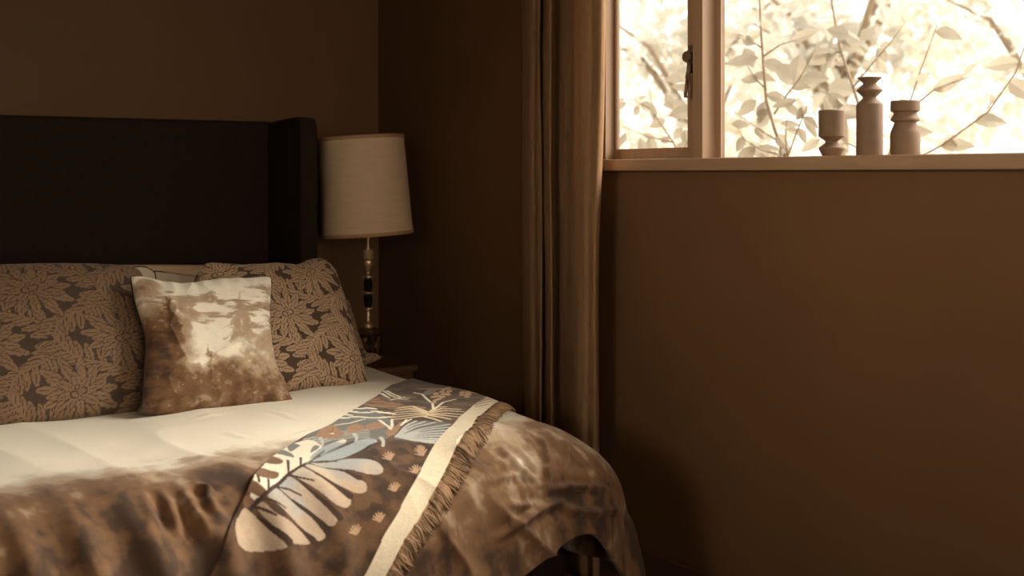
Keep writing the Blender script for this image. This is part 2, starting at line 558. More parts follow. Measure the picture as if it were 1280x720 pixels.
for yy in (-0.98, -4.88):
    MB().box((-0.09, yy - 0.012, zr - 0.02), (-0.001, yy + 0.012, zr + 0.004), bev=0.003).build('bracket', M['rod'], rod)
    MB().lathe([(0.012, 0), (0.022, 0.012), (0.026, 0.03), (0.018, 0.05), (0.002, 0.056)], 20,
               Matrix.Translation((-0.085, -0.90 if yy > -2 else -4.95, zr)) @ Matrix.Rotation(-PI / 2 if yy > -2 else PI / 2, 4, 'X')).build('finial', M['rod'], rod, smooth=True, sharp=40)
for i in range(7):
    s = 8 + int(i * 243 / 6)
    yy = float(cur[s, 1])
    ring = MB()
    ring.tube([(-0.085 + 0.021 * math.sin(a), yy, zr - 0.008 + 0.021 * math.cos(a)) for a in np.linspace(0, 2 * PI, 24, endpoint=False)], 0.0028, 8, closed=True)
    ring.build('curtain_ring', M['rod'], curtain, smooth=True)

# ================================================================== vases on the sill
def vase(name, px, prof, label, x=0.036):
    p = at_x(px, 196, x)
    s = 1.0
    m = MB().lathe([(r, z) for r, z in prof], 56)
    o = m.build(name, M['ceramic'], None, smooth=True, sharp=24)
    o.location = (x, p.y, ZS)
    return tag(o, label, 'vase', 'ceramic vases on the window sill')

pz = lambda px, py: at_x(px, py, 0.036).z - ZS
def prof_px(px, rows):
    """rows of (pixel half width, pixel y), bottom to top, into metres at that vase"""
    p = at_x(px, 196, 0.036)
    d = (p.x - CAM[0]) * UY + (p.y - CAM[1]) * UX
    return [(max(hw * d / FPX, 0.0), max(0.0, (rows[0][1] - py) * d / FPX)) for hw, py in rows]
g = prof_px(1040, [(10.0, 195), (11.5, 194.6), (15.8, 185.5), (15.6, 184), (7.6, 178), (7.6, 176), (16.2, 170), (16.0, 166), (16.0, 138.5), (15.2, 137.3), (13.4, 137.5), (13.0, 141), (12.6, 164), (6, 170)])
vase('ceramic_vase', 1039.5, g, 'small goblet shaped ceramic vase with pinched foot on the window sill')
g = prof_px(1087, [(15.6, 195), (16.3, 194.4), (16.3, 132), (15.6, 130), (8.2, 123), (8.2, 121.6), (15.8, 114), (15.8, 112.8), (8.2, 105.5), (8.2, 104), (15.2, 97.6), (14.6, 97), (12.8, 97.4), (6.2, 104), (5.8, 122)])
vase('ceramic_vase', 1087, g, 'tall cylindrical ceramic vase with zigzag neck on the window sill')
g = prof_px(1131, [(17.5, 195), (18.2, 194.4), (18.2, 168), (17.2, 165), (13.5, 155.5), (13.5, 154), (17.6, 152), (17.6, 150), (14.0, 143.5), (14.0, 142), (18.0, 139.5), (17.6, 128), (17.0, 127), (14.4, 127.4), (13.8, 140), (9.0, 150)])
vase('ceramic_vase', 1131.5, g, 'stout ceramic vase with ringed neck on the sill, right of the tall zigzag vase')

# ================================================================== lamp and nightstand
LX = CAM[0] + 0  # replaced below
def cam_pt(px, py, Y):
    r = (px - CX) / FPX
    return Vector((CAM[0] + Y * (UY + r * UX), CAM[1] + Y * (UX - r * UY), CAM[2] + Y * (CY - py) / FPX))
LY = 4.62
SC = LY / FPX
base = cam_pt(460.0, 446, LY)
NS_TOP = base.z
ns = empty('nightstand', (base.x, -0.32, 0), 'dark wooden nightstand between the bed and the window wall', 'nightstand')
nx0, nx1, ny0, ny1 = -0.37, -0.198, -0.70, -0.06
MB().box((nx0, ny0, NS_TOP - 0.022), (nx1, ny1, NS_TOP), bev=0.004).build('top', M['stand'], ns)
b = MB().box((nx0 + 0.012, ny0 + 0.014, 0.12), (nx1 - 0.012, ny1 - 0.006, NS_TOP - 0.022))
b.build('body', M['stand'], ns)
for i, (za, zb) in enumerate(((0.14, 0.315), (0.325, NS_TOP - 0.03))):
    d = MB().box((nx0 + 0.024, ny0 + 0.0005, za), (nx1 - 0.024, ny0 + 0.014, zb), bev=0.003).build('drawer', M['stand'], ns)
    MB().lathe([(0.005, 0), (0.005, 0.01), (0.013, 0.016), (0.013, 0.022), (0.004, 0.027)], 20,
               Matrix.Translation(((nx0 + nx1) / 2, ny0 + 0.001, (za + zb) / 2)) @ Matrix.Rotation(PI / 2, 4, 'X')).build('knob', M['knob'], d, smooth=True, sharp=40)
for sx in (nx0 + 0.03, nx1 - 0.03):
    for sy in (ny0 + 0.035, ny1 - 0.035):
        MB().lathe([(0.012, 0), (0.020, 0.12)], 16, Matrix.Translation((sx, sy, 0))).build('leg', M['stand'], ns, smooth=True, sharp=40)

lamp = empty('table_lamp', base, 'table lamp with tall cream drum shade and turned brass stem', 'lamp')
zpx = lambda y: base.z + (446 - y) * SC
# painted box base, turned so one corner faces the bed
hw, zt = 0.0415, zpx(415)
ang = math.atan2(-(CAM[0] - base.x), (CAM[1] - base.y)) + math.radians(26)
Mb = Matrix.Translation(base) @ Matrix.Rotation(math.atan2(base.y - CAM[1], base.x - CAM[0]) - PI / 2 - math.radians(26), 4, 'Z')
nb = 26
bv, bc, bf = [], [], []
tole_d, tole_l, tole_g = lin((34, 24, 17)), lin((150, 112, 76)), lin((92, 70, 46))
hb = zt - base.z
for (ox, oy, dx, dy) in ((-1, -1, 1, 0), (1, -1, 0, 1), (1, 1, -1, 0), (-1, 1, 0, -1)):
    n0 = len(bv)
    A, Bq = np.meshgrid(np.linspace(0, 1, nb), np.linspace(0, 1, nb), indexing='ij')
    cc = np.tile(tole_d, (nb, nb, 1)).copy()
    for q in range(9):
        leaf_paint(cc, A, Bq, .5 + .1 * math.cos(q * 2.1), .48 + .12 * math.sin(q * 1.7), q * 0.72, 0.34, 0.11, tole_l if q % 2 else tole_g, tole_d * .8)
    edge = (np.minimum(np.minimum(A, 1 - A), np.minimum(Bq, 1 - Bq)) < 0.07)
    cc[edge] = tole_g * 0.6
    for i in range(nb):
        for j in range(nb):
            bv.append(Mb @ Vector(((ox + 2 * dx * A[i, j]) * hw, (oy + 2 * dy * A[i, j]) * hw, Bq[i, j] * hb)))
            bc.append(cc[i, j])
    for i in range(nb - 1):
        for j in range(nb - 1):
            q = n0 + i * nb + j
            bf.append((q, q + nb, q + nb + 1, q + 1))
raw_mesh('painted_box', np.array(bv), np.array(bf), M['toledark'], lamp, np.array(bc), smooth=False)
lid = MB()
h2 = hw + 0.006
lid.box((-h2, -h2, 0), (h2, h2, 0.006), M=Matrix.Translation((0, 0, hb)), bev=0.002)
vs = [(-h2, -h2, hb + .006), (h2, -h2, hb + .006), (h2, h2, hb + .006), (-h2, h2, hb + .006), (-.016, -.016, zpx(409.5) - base.z), (.016, -.016, zpx(409.5) - base.z), (.016, .016, zpx(409.5) - base.z), (-.016, .016, zpx(409.5) - base.z)]
lid.add(vs, [(0, 1, 5, 4), (1, 2, 6, 5), (2, 3, 7, 6), (3, 0, 4, 7), (4, 5, 6, 7)])
lid.v = [tuple(Mb @ Vector(v)) for v in lid.v]
lid.build('box_lid', M['stand'], lamp)
MB().box((-h2, -h2, 0), (h2, h2, 0.006), M=Mb).build('box_foot', M['stand'], lamp)
def turned(name, rows, mat, close=True):
    return MB().lathe([(hwid * SC, zpx(y) - base.z) for hwid, y in rows], 36, Matrix.Translation(base), close).build(name, mat, lamp, smooth=True, sharp=45)
turned('lower_baluster', [(5.5, 410), (6.3, 408), (6.0, 405.5), (3.2, 403), (3.6, 402), (2.6, 400), (3.4, 396), (3.2, 393), (1.9, 390), (2.2, 388), (5.2, 386.2), (5.2, 384.6), (2, 383.5)], M['brass'])
turned('black_column', [(3.6, 384), (5.2, 378), (5.4, 372), (4.2, 368)], M['ebony'])
turned('brass_disc', [(4.2, 368), (7.6, 366.4), (7.8, 364.8), (4.0, 363.6)], M['brass'])
turned('black_column', [(4.0, 364), (5.4, 358), (5.0, 352), (3.8, 348)], M['ebony'])
turned('upper_baluster', [(3.0, 348.5), (6.4, 346.6), (6.4, 345.4), (3.4, 343.6), (2.2, 341), (2.4, 339), (4.2, 336.5), (7.0, 332.5), (7.9, 328.5), (7.4, 325.5), (4.5, 324)], M['brass'])
turned('socket_sleeve', [(6.7, 324.2), (7.0, 323.5), (7.0, 312.5), (6.2, 311.5)], M['candle'])
turned('lamp_neck', [(2.6, 311.8), (2.6, 309), (1.7, 307.5), (1.7, 286)], M['brass'])
# shade, leaning slightly
sc0, sc1 = cam_pt(459.2, 294.2, LY), cam_pt(451.8, 170.6, LY)
ax = (sc1 - sc0)
Lsh = ax.length
Rm = Vector((0, 0, 1)).rotation_difference(ax.normalized()).to_matrix().to_4x4()
Ms = Matrix.Translation(sc0) @ Rm
r0, r1 = 57.2 * SC, 52.6 * SC
sh = MB()
N = 72
sh.lathe([(r0 + (r1 - r0) * t, Lsh * t) for t in np.linspace(0, 1, 14)] + [(r1 - 0.002, Lsh)] + [(r0 - .002 + (r1 - r0) * t, Lsh * t) for t in np.linspace(1, 0, 6)] + [(r0, 0)], N, Ms, close=False)
sho = sh.build('lamp_shade', M['shade'], lamp, smooth=True, sharp=50)
for t, rr in ((0.018, r0), (0.982, r1)):
    hh = 0.0105
    tb = MB().lathe([(rr + .0005, Lsh * t - hh * .62), (rr + .0024, Lsh * t - hh * .5), (rr + .0024, Lsh * t + hh * .5), (rr + .0002, Lsh * t + hh * .62)], N, Ms, close=False)
    tb.build('shade_braid', M['shade_trim'], sho, smooth=True)
sp = MB()
zc = Lsh * 0.86
for k in range(3):
    a = k * 2 * PI / 3 + .4
    sp.tube([Ms @ Vector((0, 0, zc)), Ms @ Vector((r1 * math.cos(a), r1 * math.sin(a), Lsh * .97))], 0.0018, 6)
for sgn in (-1, 1):
    sp.tube([Ms @ Vector((sgn * 0.012, 0, -0.01)), Ms @ Vector((sgn * 0.05, 0, 0.09)), Ms @ Vector((sgn * 0.045, 0, 0.2)), Ms @ Vector((0, 0, zc))], 0.0018, 6)
sp.build('shade_harp', M['brass'], lamp, smooth=True)

# ================================================================== bed
BXL, BXR = -2.06, -0.56              # mattress edges
BYH, BYF = -0.22, -2.13              # head and foot of the mattress
bed = empty('bed', ((BXL + BXR) / 2, -1.2, 0), 'large bed with tall black upholstered winged headboard against the wall', 'bed')
HBZ = 1.4555
hb = MB()
hx0, hx1 = BXL - 0.03, -0.535
hb.box((hx0, -0.175, 0.10), (hx1, -0.055, HBZ), bev=0.022)
hb.build('headboard', M['headboard'], bed, smooth=True, sharp=40)
for sx in (hx0 - 0.035, hx1 - 0.035):
    # wing: side panel with an upward sweep towards its front edge
    prof = [(-0.06, 0.10), (-0.06, HBZ - 0.003), (-0.18, HBZ - 0.003), (-0.25, HBZ + 0.001), (-0.33, HBZ + 0.006), (-0.42, HBZ + 0.008), (-0.465, HBZ + 0.004), (-0.485, HBZ - 0.02), (-0.492, HBZ - 0.08),
            (-0.492, 0.9), (-0.485, 0.40), (-0.47, 0.10)]
    import bmesh
    bm = bmesh.new()
    vs = [bm.verts.new((sx, y, z)) for y, z in prof]
    f = bm.faces.new(vs)
    r = bmesh.ops.extrude_face_region(bm, geom=[f])
    for v in r['geom']:
        if isinstance(v, bmesh.types.BMVert): v.co.x += 0.07
    bmesh.ops.recalc_face_normals(bm, faces=bm.faces)
    eds = [e for e in bm.edges if abs(e.verts[0].co.x - e.verts[1].co.x) < 1e-6]
    bmesh.ops.bevel(bm, geom=eds, offset=0.016, segments=4, profile=0.5, affect='EDGES')
    me = bpy.data.meshes.new('headboard_wing'); bm.to_mesh(me); bm.free()
    me.materials.append(M['headboard']); me.shade_smooth(); me.set_sharp_from_angle(angle=0.7)
    link(bpy.data.objects.new('headboard_wing', me), bed)
MB().box((BXL, BYF + 0.01, 0.10), (BXR, -0.18, 0.30), bev=0.02).build('bed_base', M['bedframe'], bed, smooth=True, sharp=40)
for sx in (BXL + 0.07, BXR - 0.07):
    for sy in (BYF + 0.10, -0.30):
        MB().lathe([(0.022, 0), (0.03, 0.105)], 18, Matrix.Translation((sx, sy, 0))).build('leg', M['bedframe'], bed, smooth=True, sharp=40)
mt = MB().box((BXL, BYF, 0.301), (BXR, BYH, 0.545), bev=0.05).build('mattress', M['mattress'], None, smooth=True, sharp=60)
tag(mt, 'thick mattress on the bed base under the printed duvet', 'mattress')

# ------------------------------------------------------------------ duvet surface
IX0, IX1, IYF = -2.02, -0.535, -1.955
ZTOP = 0.597
def duvet_base(p, q):
    ix1 = IX1 - 0.046 * sstep(-1.60, -2.08, q)        # the corner is rounded off in plan
    dx = np.where(p > ix1, p - ix1, np.where(p < IX0, p - IX0, 0.0))
    dy = np.minimum(q - IYF, 0.0)
    L = np.hypot(dx, dy) + 1e-9
    ux, uy = dx / L, dy / L
    wx = ux ** 2
    rh = wx * 0.13 + (1 - wx) * 0.27
    # a softer, longer shoulder where foot and side meet
    rv = wx * 0.15 + (1 - wx) * 0.225
    rh = rh + 0.06 * (4 * wx * (1 - wx)); rv = rv + 0.03 * (4 * wx * (1 - wx))
    rm = (rh + rv) / 2
    a = np.minimum(L / rm, PI / 2)
    rest = np.maximum(L - rm * PI / 2, 0)
    out = rh * np.sin(a) + (0.06 + 0.9 * wx * (1 - wx)) * rest
    X = np.clip(p, IX0, ix1) + ux * out
    Y = np.maximum(q, IYF) + uy * out
    Z = ZTOP - rv * (1 - np.cos(a)) - rest * 0.99
    return np.stack([X, Y, Z], -1), L

def duvet_bumps(p, q, L):
    edge = np.clip(L / 0.12, 0, 1)
    foot = sstep(-1.70, -2.05, q)
    h = 0.020 * (fbm(p * 2.6, q * 2.6, 21, 3) - 0.5)
    # soft creases on the top, drawn lengthwise
    h = h + 0.009 * (ridge(p * 3.0 + 0.6 * q, q * 1.2 - p, 31, 2.5) - 0.4) * (1 - 0.5 * edge)
    # folds that run over the foot edge
    wav = np.sin(p * 52 + 5 * fbm(p * 3, q * 2, 41, 2) + 2.0 * q) * 0.5 + 0.5
    lf = sstep(-1.12, -1.36, p)
    h = h + foot * lf * 0.026 * (wav ** 1.4 - 0.4) * sstep(0, 0.25, L)
    # creased shoulder at the window side of the foot
    rt = sstep(-1.1, -0.85, p) * sstep(-1.85, -2.05, q)
    d1 = ridge((p * 0.8 + q * 1.1) * 3.3 + 4, (p - q) * 1.1, 52, 7)
    d2 = ridge((p * 0.9 - q * 0.9) * 2.6, (p + q) * 0.9 + 7, 57, 8)
    h = h + rt * (0.024 * (d1 - 0.2) + 0.018 * (d2 - 0.2))
    h = h + 0.022 * rt * np.clip(L / 0.3, 0, 1) * (fbm(p * 5, q * 5, 61, 2) - 0.5)
    return h

CREASES = []                            # (plan polyline, depth, width)
def duvet_surf(p, q, off=0.0):
    e = 0.004
    b, L = duvet_base(p, q)
    bp, _ = duvet_base(p + e, q)
    bq, _ = duvet_base(p, q + e)
    n = np.cross(bp - b, bq - b)
    n /= np.linalg.norm(n, axis=-1, keepdims=True) + 1e-12
    h = duvet_bumps(p, q, L) + off
    for line, dep, wid in CREASES:
        d, t_ = seg_dist_t(p, q, line)
        h = h + dep * np.sin(PI * np.clip(t_, 0.0, 1.0)) ** 0.8 * (np.exp(-(d / wid) ** 2) - 0.55 * np.exp(-((d - 2.0 * wid) / (1.4 * wid)) ** 2))
    return b + n * h[..., None], n, L

def project(P):
    rx, ry, rz = P[..., 0] - CAM[0], P[..., 1] - CAM[1], P[..., 2] - CAM[2]
    X, Y = rx * UX - ry * UY, rx * UY + ry * UX
    return CX + FPX * X / Y, CY - FPX * rz / Y

# photo place -> place on the bed cover (plan coordinates of the cloth)
_tp, _tq = np.meshgrid(np.arange(-2.0, -0.30, 0.006), np.arange(-2.62, -0.7, 0.006), indexing='ij')
_ts, _tn, _ = duvet_surf(_tp, _tq)
_px, _py = project(_ts)
_face = (_tn * (np.array(CAM) - _ts)).sum(-1) > 0
def pq(px, py):
    d = np.hypot(_px - px, _py - py) + np.where(_face, 0, 1e3)
    k = np.argsort(d.ravel())[:9]
    w = 1 / (d.ravel()[k] + 0.15) ** 2
    return float((_tp.ravel()[k] * w).sum() / w.sum()), float((_tq.ravel()[k] * w).sum() / w.sum())

KR = lambda x, y: pq(440 + x / 3.13, 450 + y / 3.13)
_cr = [([(735, 290), (762, 350), (772, 430), (768, 520)], .011, .009), ([(770, 508), (850, 496), (930, 500), (1010, 508)], .012, .008), ([(560, 318), (640, 400), (700, 455), (765, 505)], .008, .008),
       ([(515, 482), (600, 460), (700, 428)], .007, .008), ([(560, 705), (660, 640), (760, 572), (840, 545)], .013, .010), ([(640, 330), (700, 400), (740, 440)], .006, .007), ([(800, 560), (880, 590), (960, 600), (1050, 590)], .012, .011),
       ([(600, 560), (680, 570), (750, 560)], .008, .009), ([(840, 300), (850, 380), (830, 440)], .006, .009)]
for pts, dep, wid in _cr:
    CREASES.append(([KR(*a_) for a_ in pts], dep * 1.35, wid))
KL = lambda x, y: pq(160 + x / 3.27, 460 + y / 3.27)
for pts, dep, wid in (([(390, 260), (440, 275), (500, 290)], .0022, .010), ([(560, 170), (640, 190), (700, 215)], .002, .009), ([(240, 215), (340, 190), (440, 180)], .002, .012), ([(640, 285), (720, 265), (780, 245)], .0018, .009),
                      ([(120, 490), (170, 560), (200, 640), (210, 700)], .014, .012), ([(215, 480), (260, 560), (310, 640), (340, 700)], .013, .012), ([(310, 470), (340, 540), (380, 610)], .012, .011), ([(60, 500), (90, 580), (110, 660)], .010, .012),
                      ([(270, 470), (330, 500), (390, 520)], .009, .009), ([(20, 440), (120, 430), (230, 450)], .005, .010)):
    CREASES.append(([KL(*a_) for a_ in pts], dep, wid))

C_CREAM, C_TAUPE, C_BROWN, C_DARK, C_GREY = [lin(c) for c in ((226, 215, 194), (168, 143, 116), (112, 80, 52), (66, 46, 31), (170, 158, 140))]

def ink_wash(v):
    """0 = undyed cream ... 1 = deepest brown"""
    c = mixc(np.broadcast_to(C_CREAM, v.shape + (3,)), C_TAUPE, sstep(0.15, 0.45, v))
    c = mixc(c, C_BROWN, sstep(0.45, 0.72, v))
    return mixc(c, C_DARK, sstep(0.72, 1.0, v))

# hem length (cloth beyond the top) round the bed
gp = np.concatenate([np.arange(-2.46, -2.02, 0.02), np.arange(-2.02, -0.09, 0.0062)])
gq = np.arange(-2.50, -0.40, 0.0066)
U = np.linspace(0, 1, 400); Vv = np.linspace(0, 1, 420)
uu, vv = np.meshgrid(U, Vv, indexing='ij')
pp = -2.40 + uu * (2.40 - 0.145)
foot_len = 0.50 - 0.10 * np.exp(-((pp + 0.58) / 0.17) ** 2) + 0.03 * (fbm(pp * 4, pp * 0 + 3, 71, 2) - 0.5)
qq = (-0.42) + vv * ((IYF - foot_len) - (-0.42))
DS, DN, DL = duvet_surf(pp, qq)
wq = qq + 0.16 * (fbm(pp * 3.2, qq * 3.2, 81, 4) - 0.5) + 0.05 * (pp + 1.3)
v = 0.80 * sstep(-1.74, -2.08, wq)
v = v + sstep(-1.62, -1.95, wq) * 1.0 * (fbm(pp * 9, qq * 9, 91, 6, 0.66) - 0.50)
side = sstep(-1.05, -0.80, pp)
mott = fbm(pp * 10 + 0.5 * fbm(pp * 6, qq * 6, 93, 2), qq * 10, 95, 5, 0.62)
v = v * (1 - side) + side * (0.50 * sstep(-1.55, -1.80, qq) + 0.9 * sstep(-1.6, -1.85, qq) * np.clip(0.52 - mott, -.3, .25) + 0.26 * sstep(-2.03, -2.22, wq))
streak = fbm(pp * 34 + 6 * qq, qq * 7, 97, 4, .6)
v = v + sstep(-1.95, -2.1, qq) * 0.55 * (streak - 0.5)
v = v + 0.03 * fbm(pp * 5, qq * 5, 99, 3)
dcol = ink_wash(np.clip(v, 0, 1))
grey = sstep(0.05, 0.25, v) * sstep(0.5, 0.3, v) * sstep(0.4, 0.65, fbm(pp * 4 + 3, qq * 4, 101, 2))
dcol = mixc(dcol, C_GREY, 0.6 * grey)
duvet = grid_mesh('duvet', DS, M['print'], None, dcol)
so = duvet.modifiers.new('filling', 'SOLIDIFY'); so.thickness = 0.018; so.offset = 1
tag(duvet, 'cream duvet with smoky brown ink print, spread over the bed', 'duvet')

# ------------------------------------------------------------------ throw laid across the foot corner
left_px = [(500, 481), (479, 492), (469.4, 499.2), (444, 515), (417, 532), (380, 550), (346, 571), (328.6, 584.7), (317, 597), (307, 617), (297.5, 637), (284, 664)]
right_px = [(628, 503), (607, 521.5), (595, 535), (583, 548), (571, 568), (556, 598), (540, 626), (525, 651), (506, 678)]
Lp = np.array([pq(*a) for a in left_px]); Rp = np.array([pq(*a) for a in right_px])
def smooth_edge(E, a, b):
    d0 = np.array([0.7071, 0.7071])
    pts = [E[0] + d0 * 0.34, E[0] + d0 * 0.17] + list(E)
    dl = E[-1] - E[-3]; dl /= np.linalg.norm(dl)
    dl = dl * 0.6 + np.array([-0.15, -0.4]); dl /= np.linalg.norm(dl)
    pts += [E[-1] + dl * a, E[-1] + dl * b]
    c = catmull(pts, 900)
    for _ in range(25):
        c[1:-1] = (c[:-2] + 2 * c[1:-1] + c[2:]) / 4
    s = np.concatenate([[0], np.cumsum(np.hypot(*np.diff(c, axis=0).T))])
    return c, s
Lc, Ls = smooth_edge(Lp, 0.08, 0.16)
Rc, Rs = smooth_edge(Rp, 0.08, 0.16)
NU, NV = 700, 210
def at_len(c, s, u): 
    t = u * s[-1]
    return np.stack([np.interp(t, s, c[:, 0]), np.interp(t, s, c[:, 1])], -1)
Uu = np.linspace(0, 1, NU)
Vt = np.concatenate([[0, 0.001], np.linspace(0.004, 0.996, NV - 4), [0.999, 1.0]])
EL, ER = at_len(Lc, Ls, Uu), at_len(Rc, Rs, Uu)
PQ = EL[:, None, :] * (1 - Vt)[None, :, None] + ER[:, None, :] * Vt[None, :, None]
tp, tq = PQ[..., 0], PQ[..., 1]
offs = np.where((Vt <= 0) | (Vt >= 1), 0.0015, np.where((Vt < 0.003) | (Vt > 0.997), 0.006, 0.0085))[None, :] * np.ones((NU, 1))
offs[0] = offs[-1] = 0.0015
offs = offs + 0.004 * (fbm(tp * 7, tq * 7, 111, 2) - 0.3) * (offs > 0.002)
TS, TN, _ = duvet_surf(tp, tq, offs)

# pattern -----------------------------------------------------------
g_dark, g_brown, g_blue = lin((58, 40, 27)), lin((106, 76, 50)), lin((112, 112, 106))
cream, tan, coral, paleblue, white = lin((214, 190, 152)), lin((172, 140, 108)), lin((156, 118, 88)), lin((184, 182, 172)), lin((228, 216, 192))
Xc, Yc = tp, tq
nA = fbm(Xc * 30, Yc * 30, 121, 4)
col = mixc(np.broadcast_to(g_dark, tp.shape + (3,)), g_brown, sstep(0.25, 0.75, nA) * 0.75)
KA = lambda x, y: pq(280 + x / 5.143, 540 + y / 5.143)
KB = lambda x, y: pq(380 + x / 5.143, 490 + y / 5.143)
KC = lambda x, y: pq(470 + x / 6.547, 460 + y / 6.547)
KD = lambda x, y: pq(440 + x / 5.144, 540 + y / 5.144)
def fill(K, pts, c, amt=1.0, grow=0.0):
    poly = [K(*a) for a in pts]
    for _ in range(2):
        poly = [q_ for (p0, p1) in zip(poly, poly[1:] + poly[:1]) for q_ in ((p0[0] * .81 + p1[0] * .19, p0[1] * .81 + p1[1] * .19), (p0[0] * .19 + p1[0] * .81, p0[1] * .19 + p1[1] * .81))]
    xs, ys = [a[0] for a in poly], [a[1] for a in poly]
    m = (Xc > min(xs)) & (Xc < max(xs)) & (Yc > min(ys)) & (Yc < max(ys))
    if not m.any(): return
    ins = in_poly(Xc[m], Yc[m], poly)
    sub = col[m]
    cc = c[m][ins] if isinstance(c, np.ndarray) and c.ndim == 3 else c
    sub[ins] = sub[ins] * (1 - amt) + cc * amt
    col[m] = sub
def stroke(K, pts, c, w0, w1=None):
    P = [K(*a) for a in pts]
    w1 = w0 if w1 is None else w1
    pad = max(w0, w1) * 1.5
    xs, ys = [a[0] for a in P], [a[1] for a in P]
    m = (Xc > min(xs) - pad) & (Xc < max(xs) + pad) & (Yc > min(ys) - pad) & (Yc < max(ys) + pad)
    if not m.any(): return
    x, y = Xc[m], Yc[m]
    sub = col[m]
    n = len(P) - 1
    for i in range(n):
        (x0, y0), (x1, y1) = P[i], P[i + 1]
        vx, vy = x1 - x0, y1 - y0
        t = np.clip(((x - x0) * vx + (y - y0) * vy) / (vx * vx + vy * vy + 1e-12), 0, 1)
        wd = w0 + (w1 - w0) * (i + t) / n
        sub[np.hypot(x - x0 - t * vx, y - y0 - t * vy) < wd] = c
    col[m] = sub
def dot(K, x, y, c, L, W, ang):
    cx_, cy_ = K(x, y)
    ca, sa = math.cos(ang), math.sin(ang)
    m = (np.abs(Xc - cx_) < L * 1.1) & (np.abs(Yc - cy_) < L * 1.1)
    if not m.any(): return
    a = ((Xc[m] - cx_) * ca + (Yc[m] - cy_) * sa) / L
    b = (-(Xc[m] - cx_) * sa + (Yc[m] - cy_) * ca) / W
    sub = col[m]; sub[a * a + b * b < 1] = c; col[m] = sub

# blue-grey middle ground
fill(KB, [(-20, 330), (90, 260), (190, 215), (330, 140), (420, 90), (560, 200), (600, 250), (560, 310), (500, 330), (300, 340), (120, 400), (-20, 420)], g_blue, 0.85)
for q in range(7):
    stroke(KB, [(0, 330 + q * 9), (180, 285 + q * 8), (420, 262 + q * 9)], paleblue if q % 2 else white, 0.0016)
stroke(KB, [(180, 240), (300, 222), (390, 200)], white, 0.003)
fill(KB, [(75, 300), (130, 240), (200, 235), (230, 270), (270, 300), (180, 325), (90, 325)], coral)
fill(KB, [(270, 250), (330, 225), (390, 240), (380, 270), (330, 280), (280, 290)], coral)
fill(KB, [(380, 245), (450, 215), (540, 225), (520, 250), (430, 268)], coral)
for a_, b_ in (((140, 250), (180, 300)), ((190, 250), (170, 310)), ((300, 250), (350, 262)), ((410, 245), (500, 232))):
    stroke(KB, [a_, b_], lin((140, 92, 62)), 0.0018)
dot(KB, 180, 293, white, 0.006, 0.006, 0)
for x, y in ((330, 320), (110, 350), (500, 345)):
    fill(KB, [(x - 25, y - 30), (x + 5, y - 35), (x + 22, y - 5), (x + 15, y + 30), (x - 5, y + 30), (x, y)], paleblue)
# white leaflets
for i, (x, y) in enumerate([(400, 105), (360, 128), (430, 126), (345, 155), (405, 155), (470, 148), (515, 155), (335, 186), (395, 188), (450, 190), (500, 186), (548, 160), (545, 182), (300, 150), (275, 172), (250, 192)]):
    dot(KB, x, y, white, 0.020, 0.0085, math.radians(-35 + 25 * math.sin(i * 2.1)))
stroke(KB, [(480, 205), (560, 255)], white, 0.003); stroke(KB, [(568, 195), (566, 250)], white, 0.0028); stroke(KB, [(690, 195), (620, 240)], white, 0.0028)
# tan leaves near the inner edge
tl = lin((146, 110, 80))
for (x, y, L, W, a_) in [(400, 90, .11, .035, -.75), (500, 110, .12, .04, -.9), (420, 60, .08, .03, -.5), (560, 120, .10, .035, -.75)]:
    cx_, cy_ = KB(x, y)
    leaf_paint(col, Xc, Yc, cx_, cy_, a_, L, W, tl, g_dark * 1.2)
for (x, y, L, W, a_) in [(210, 330, .12, .05, 2.4), (120, 300, .11, .045, 2.3), (60, 250, .10, .04, -.8), (300, 300, .10, .035, 2.2), (200, 160, .10, .04, -.7), (290, 110, .10, .035, -.6), (420, 145, .16, .045, -.55), (560, 145, .13, .04, -.6), (330, 195, .12, .03, -.7), (620, 320, .10, .035, -.7), (650, 270, .10, .03, -.5)]:
    cx_, cy_ = KC(x, y)
    leaf_paint(col, Xc, Yc, cx_, cy_, a_, L, W, tl if L > .101 else lin((108, 84, 62)), g_dark * 1.2)
for a_ in ([(60, 215), (120, 250), (160, 262)], [(50, 235), (110, 270)], [(90, 215), (150, 245), (200, 260)], [(150, 262), (270, 268)], [(120, 285), (230, 262)], [(30, 232), (90, 262)], [(170, 275), (260, 282)]):
    stroke(KC, a_, white, 0.0042, 0.003)
# cream fan
for s_ in ([(410, 385), (300, 345), (180, 352)], [(410, 390), (280, 362), (160, 375)], [(410, 397), (280, 380), (150, 395)], [(420, 402), (280, 400), (140, 412)], [(420, 408), (300, 415), (140, 430)], [(400, 420), (300, 430), (140, 448)],
           [(440, 390), (500, 352), (575, 348)], [(440, 390), (540, 362), (690, 368)], [(450, 395), (560, 378), (715, 385)], [(460, 405), (580, 398), (700, 408)], [(450, 410), (560, 415), (670, 428)], [(430, 415), (530, 430), (610, 448)], [(400, 425), (470, 440), (535, 465)]):
    stroke(KC, s_, cream, 0.0062, 0.0042)
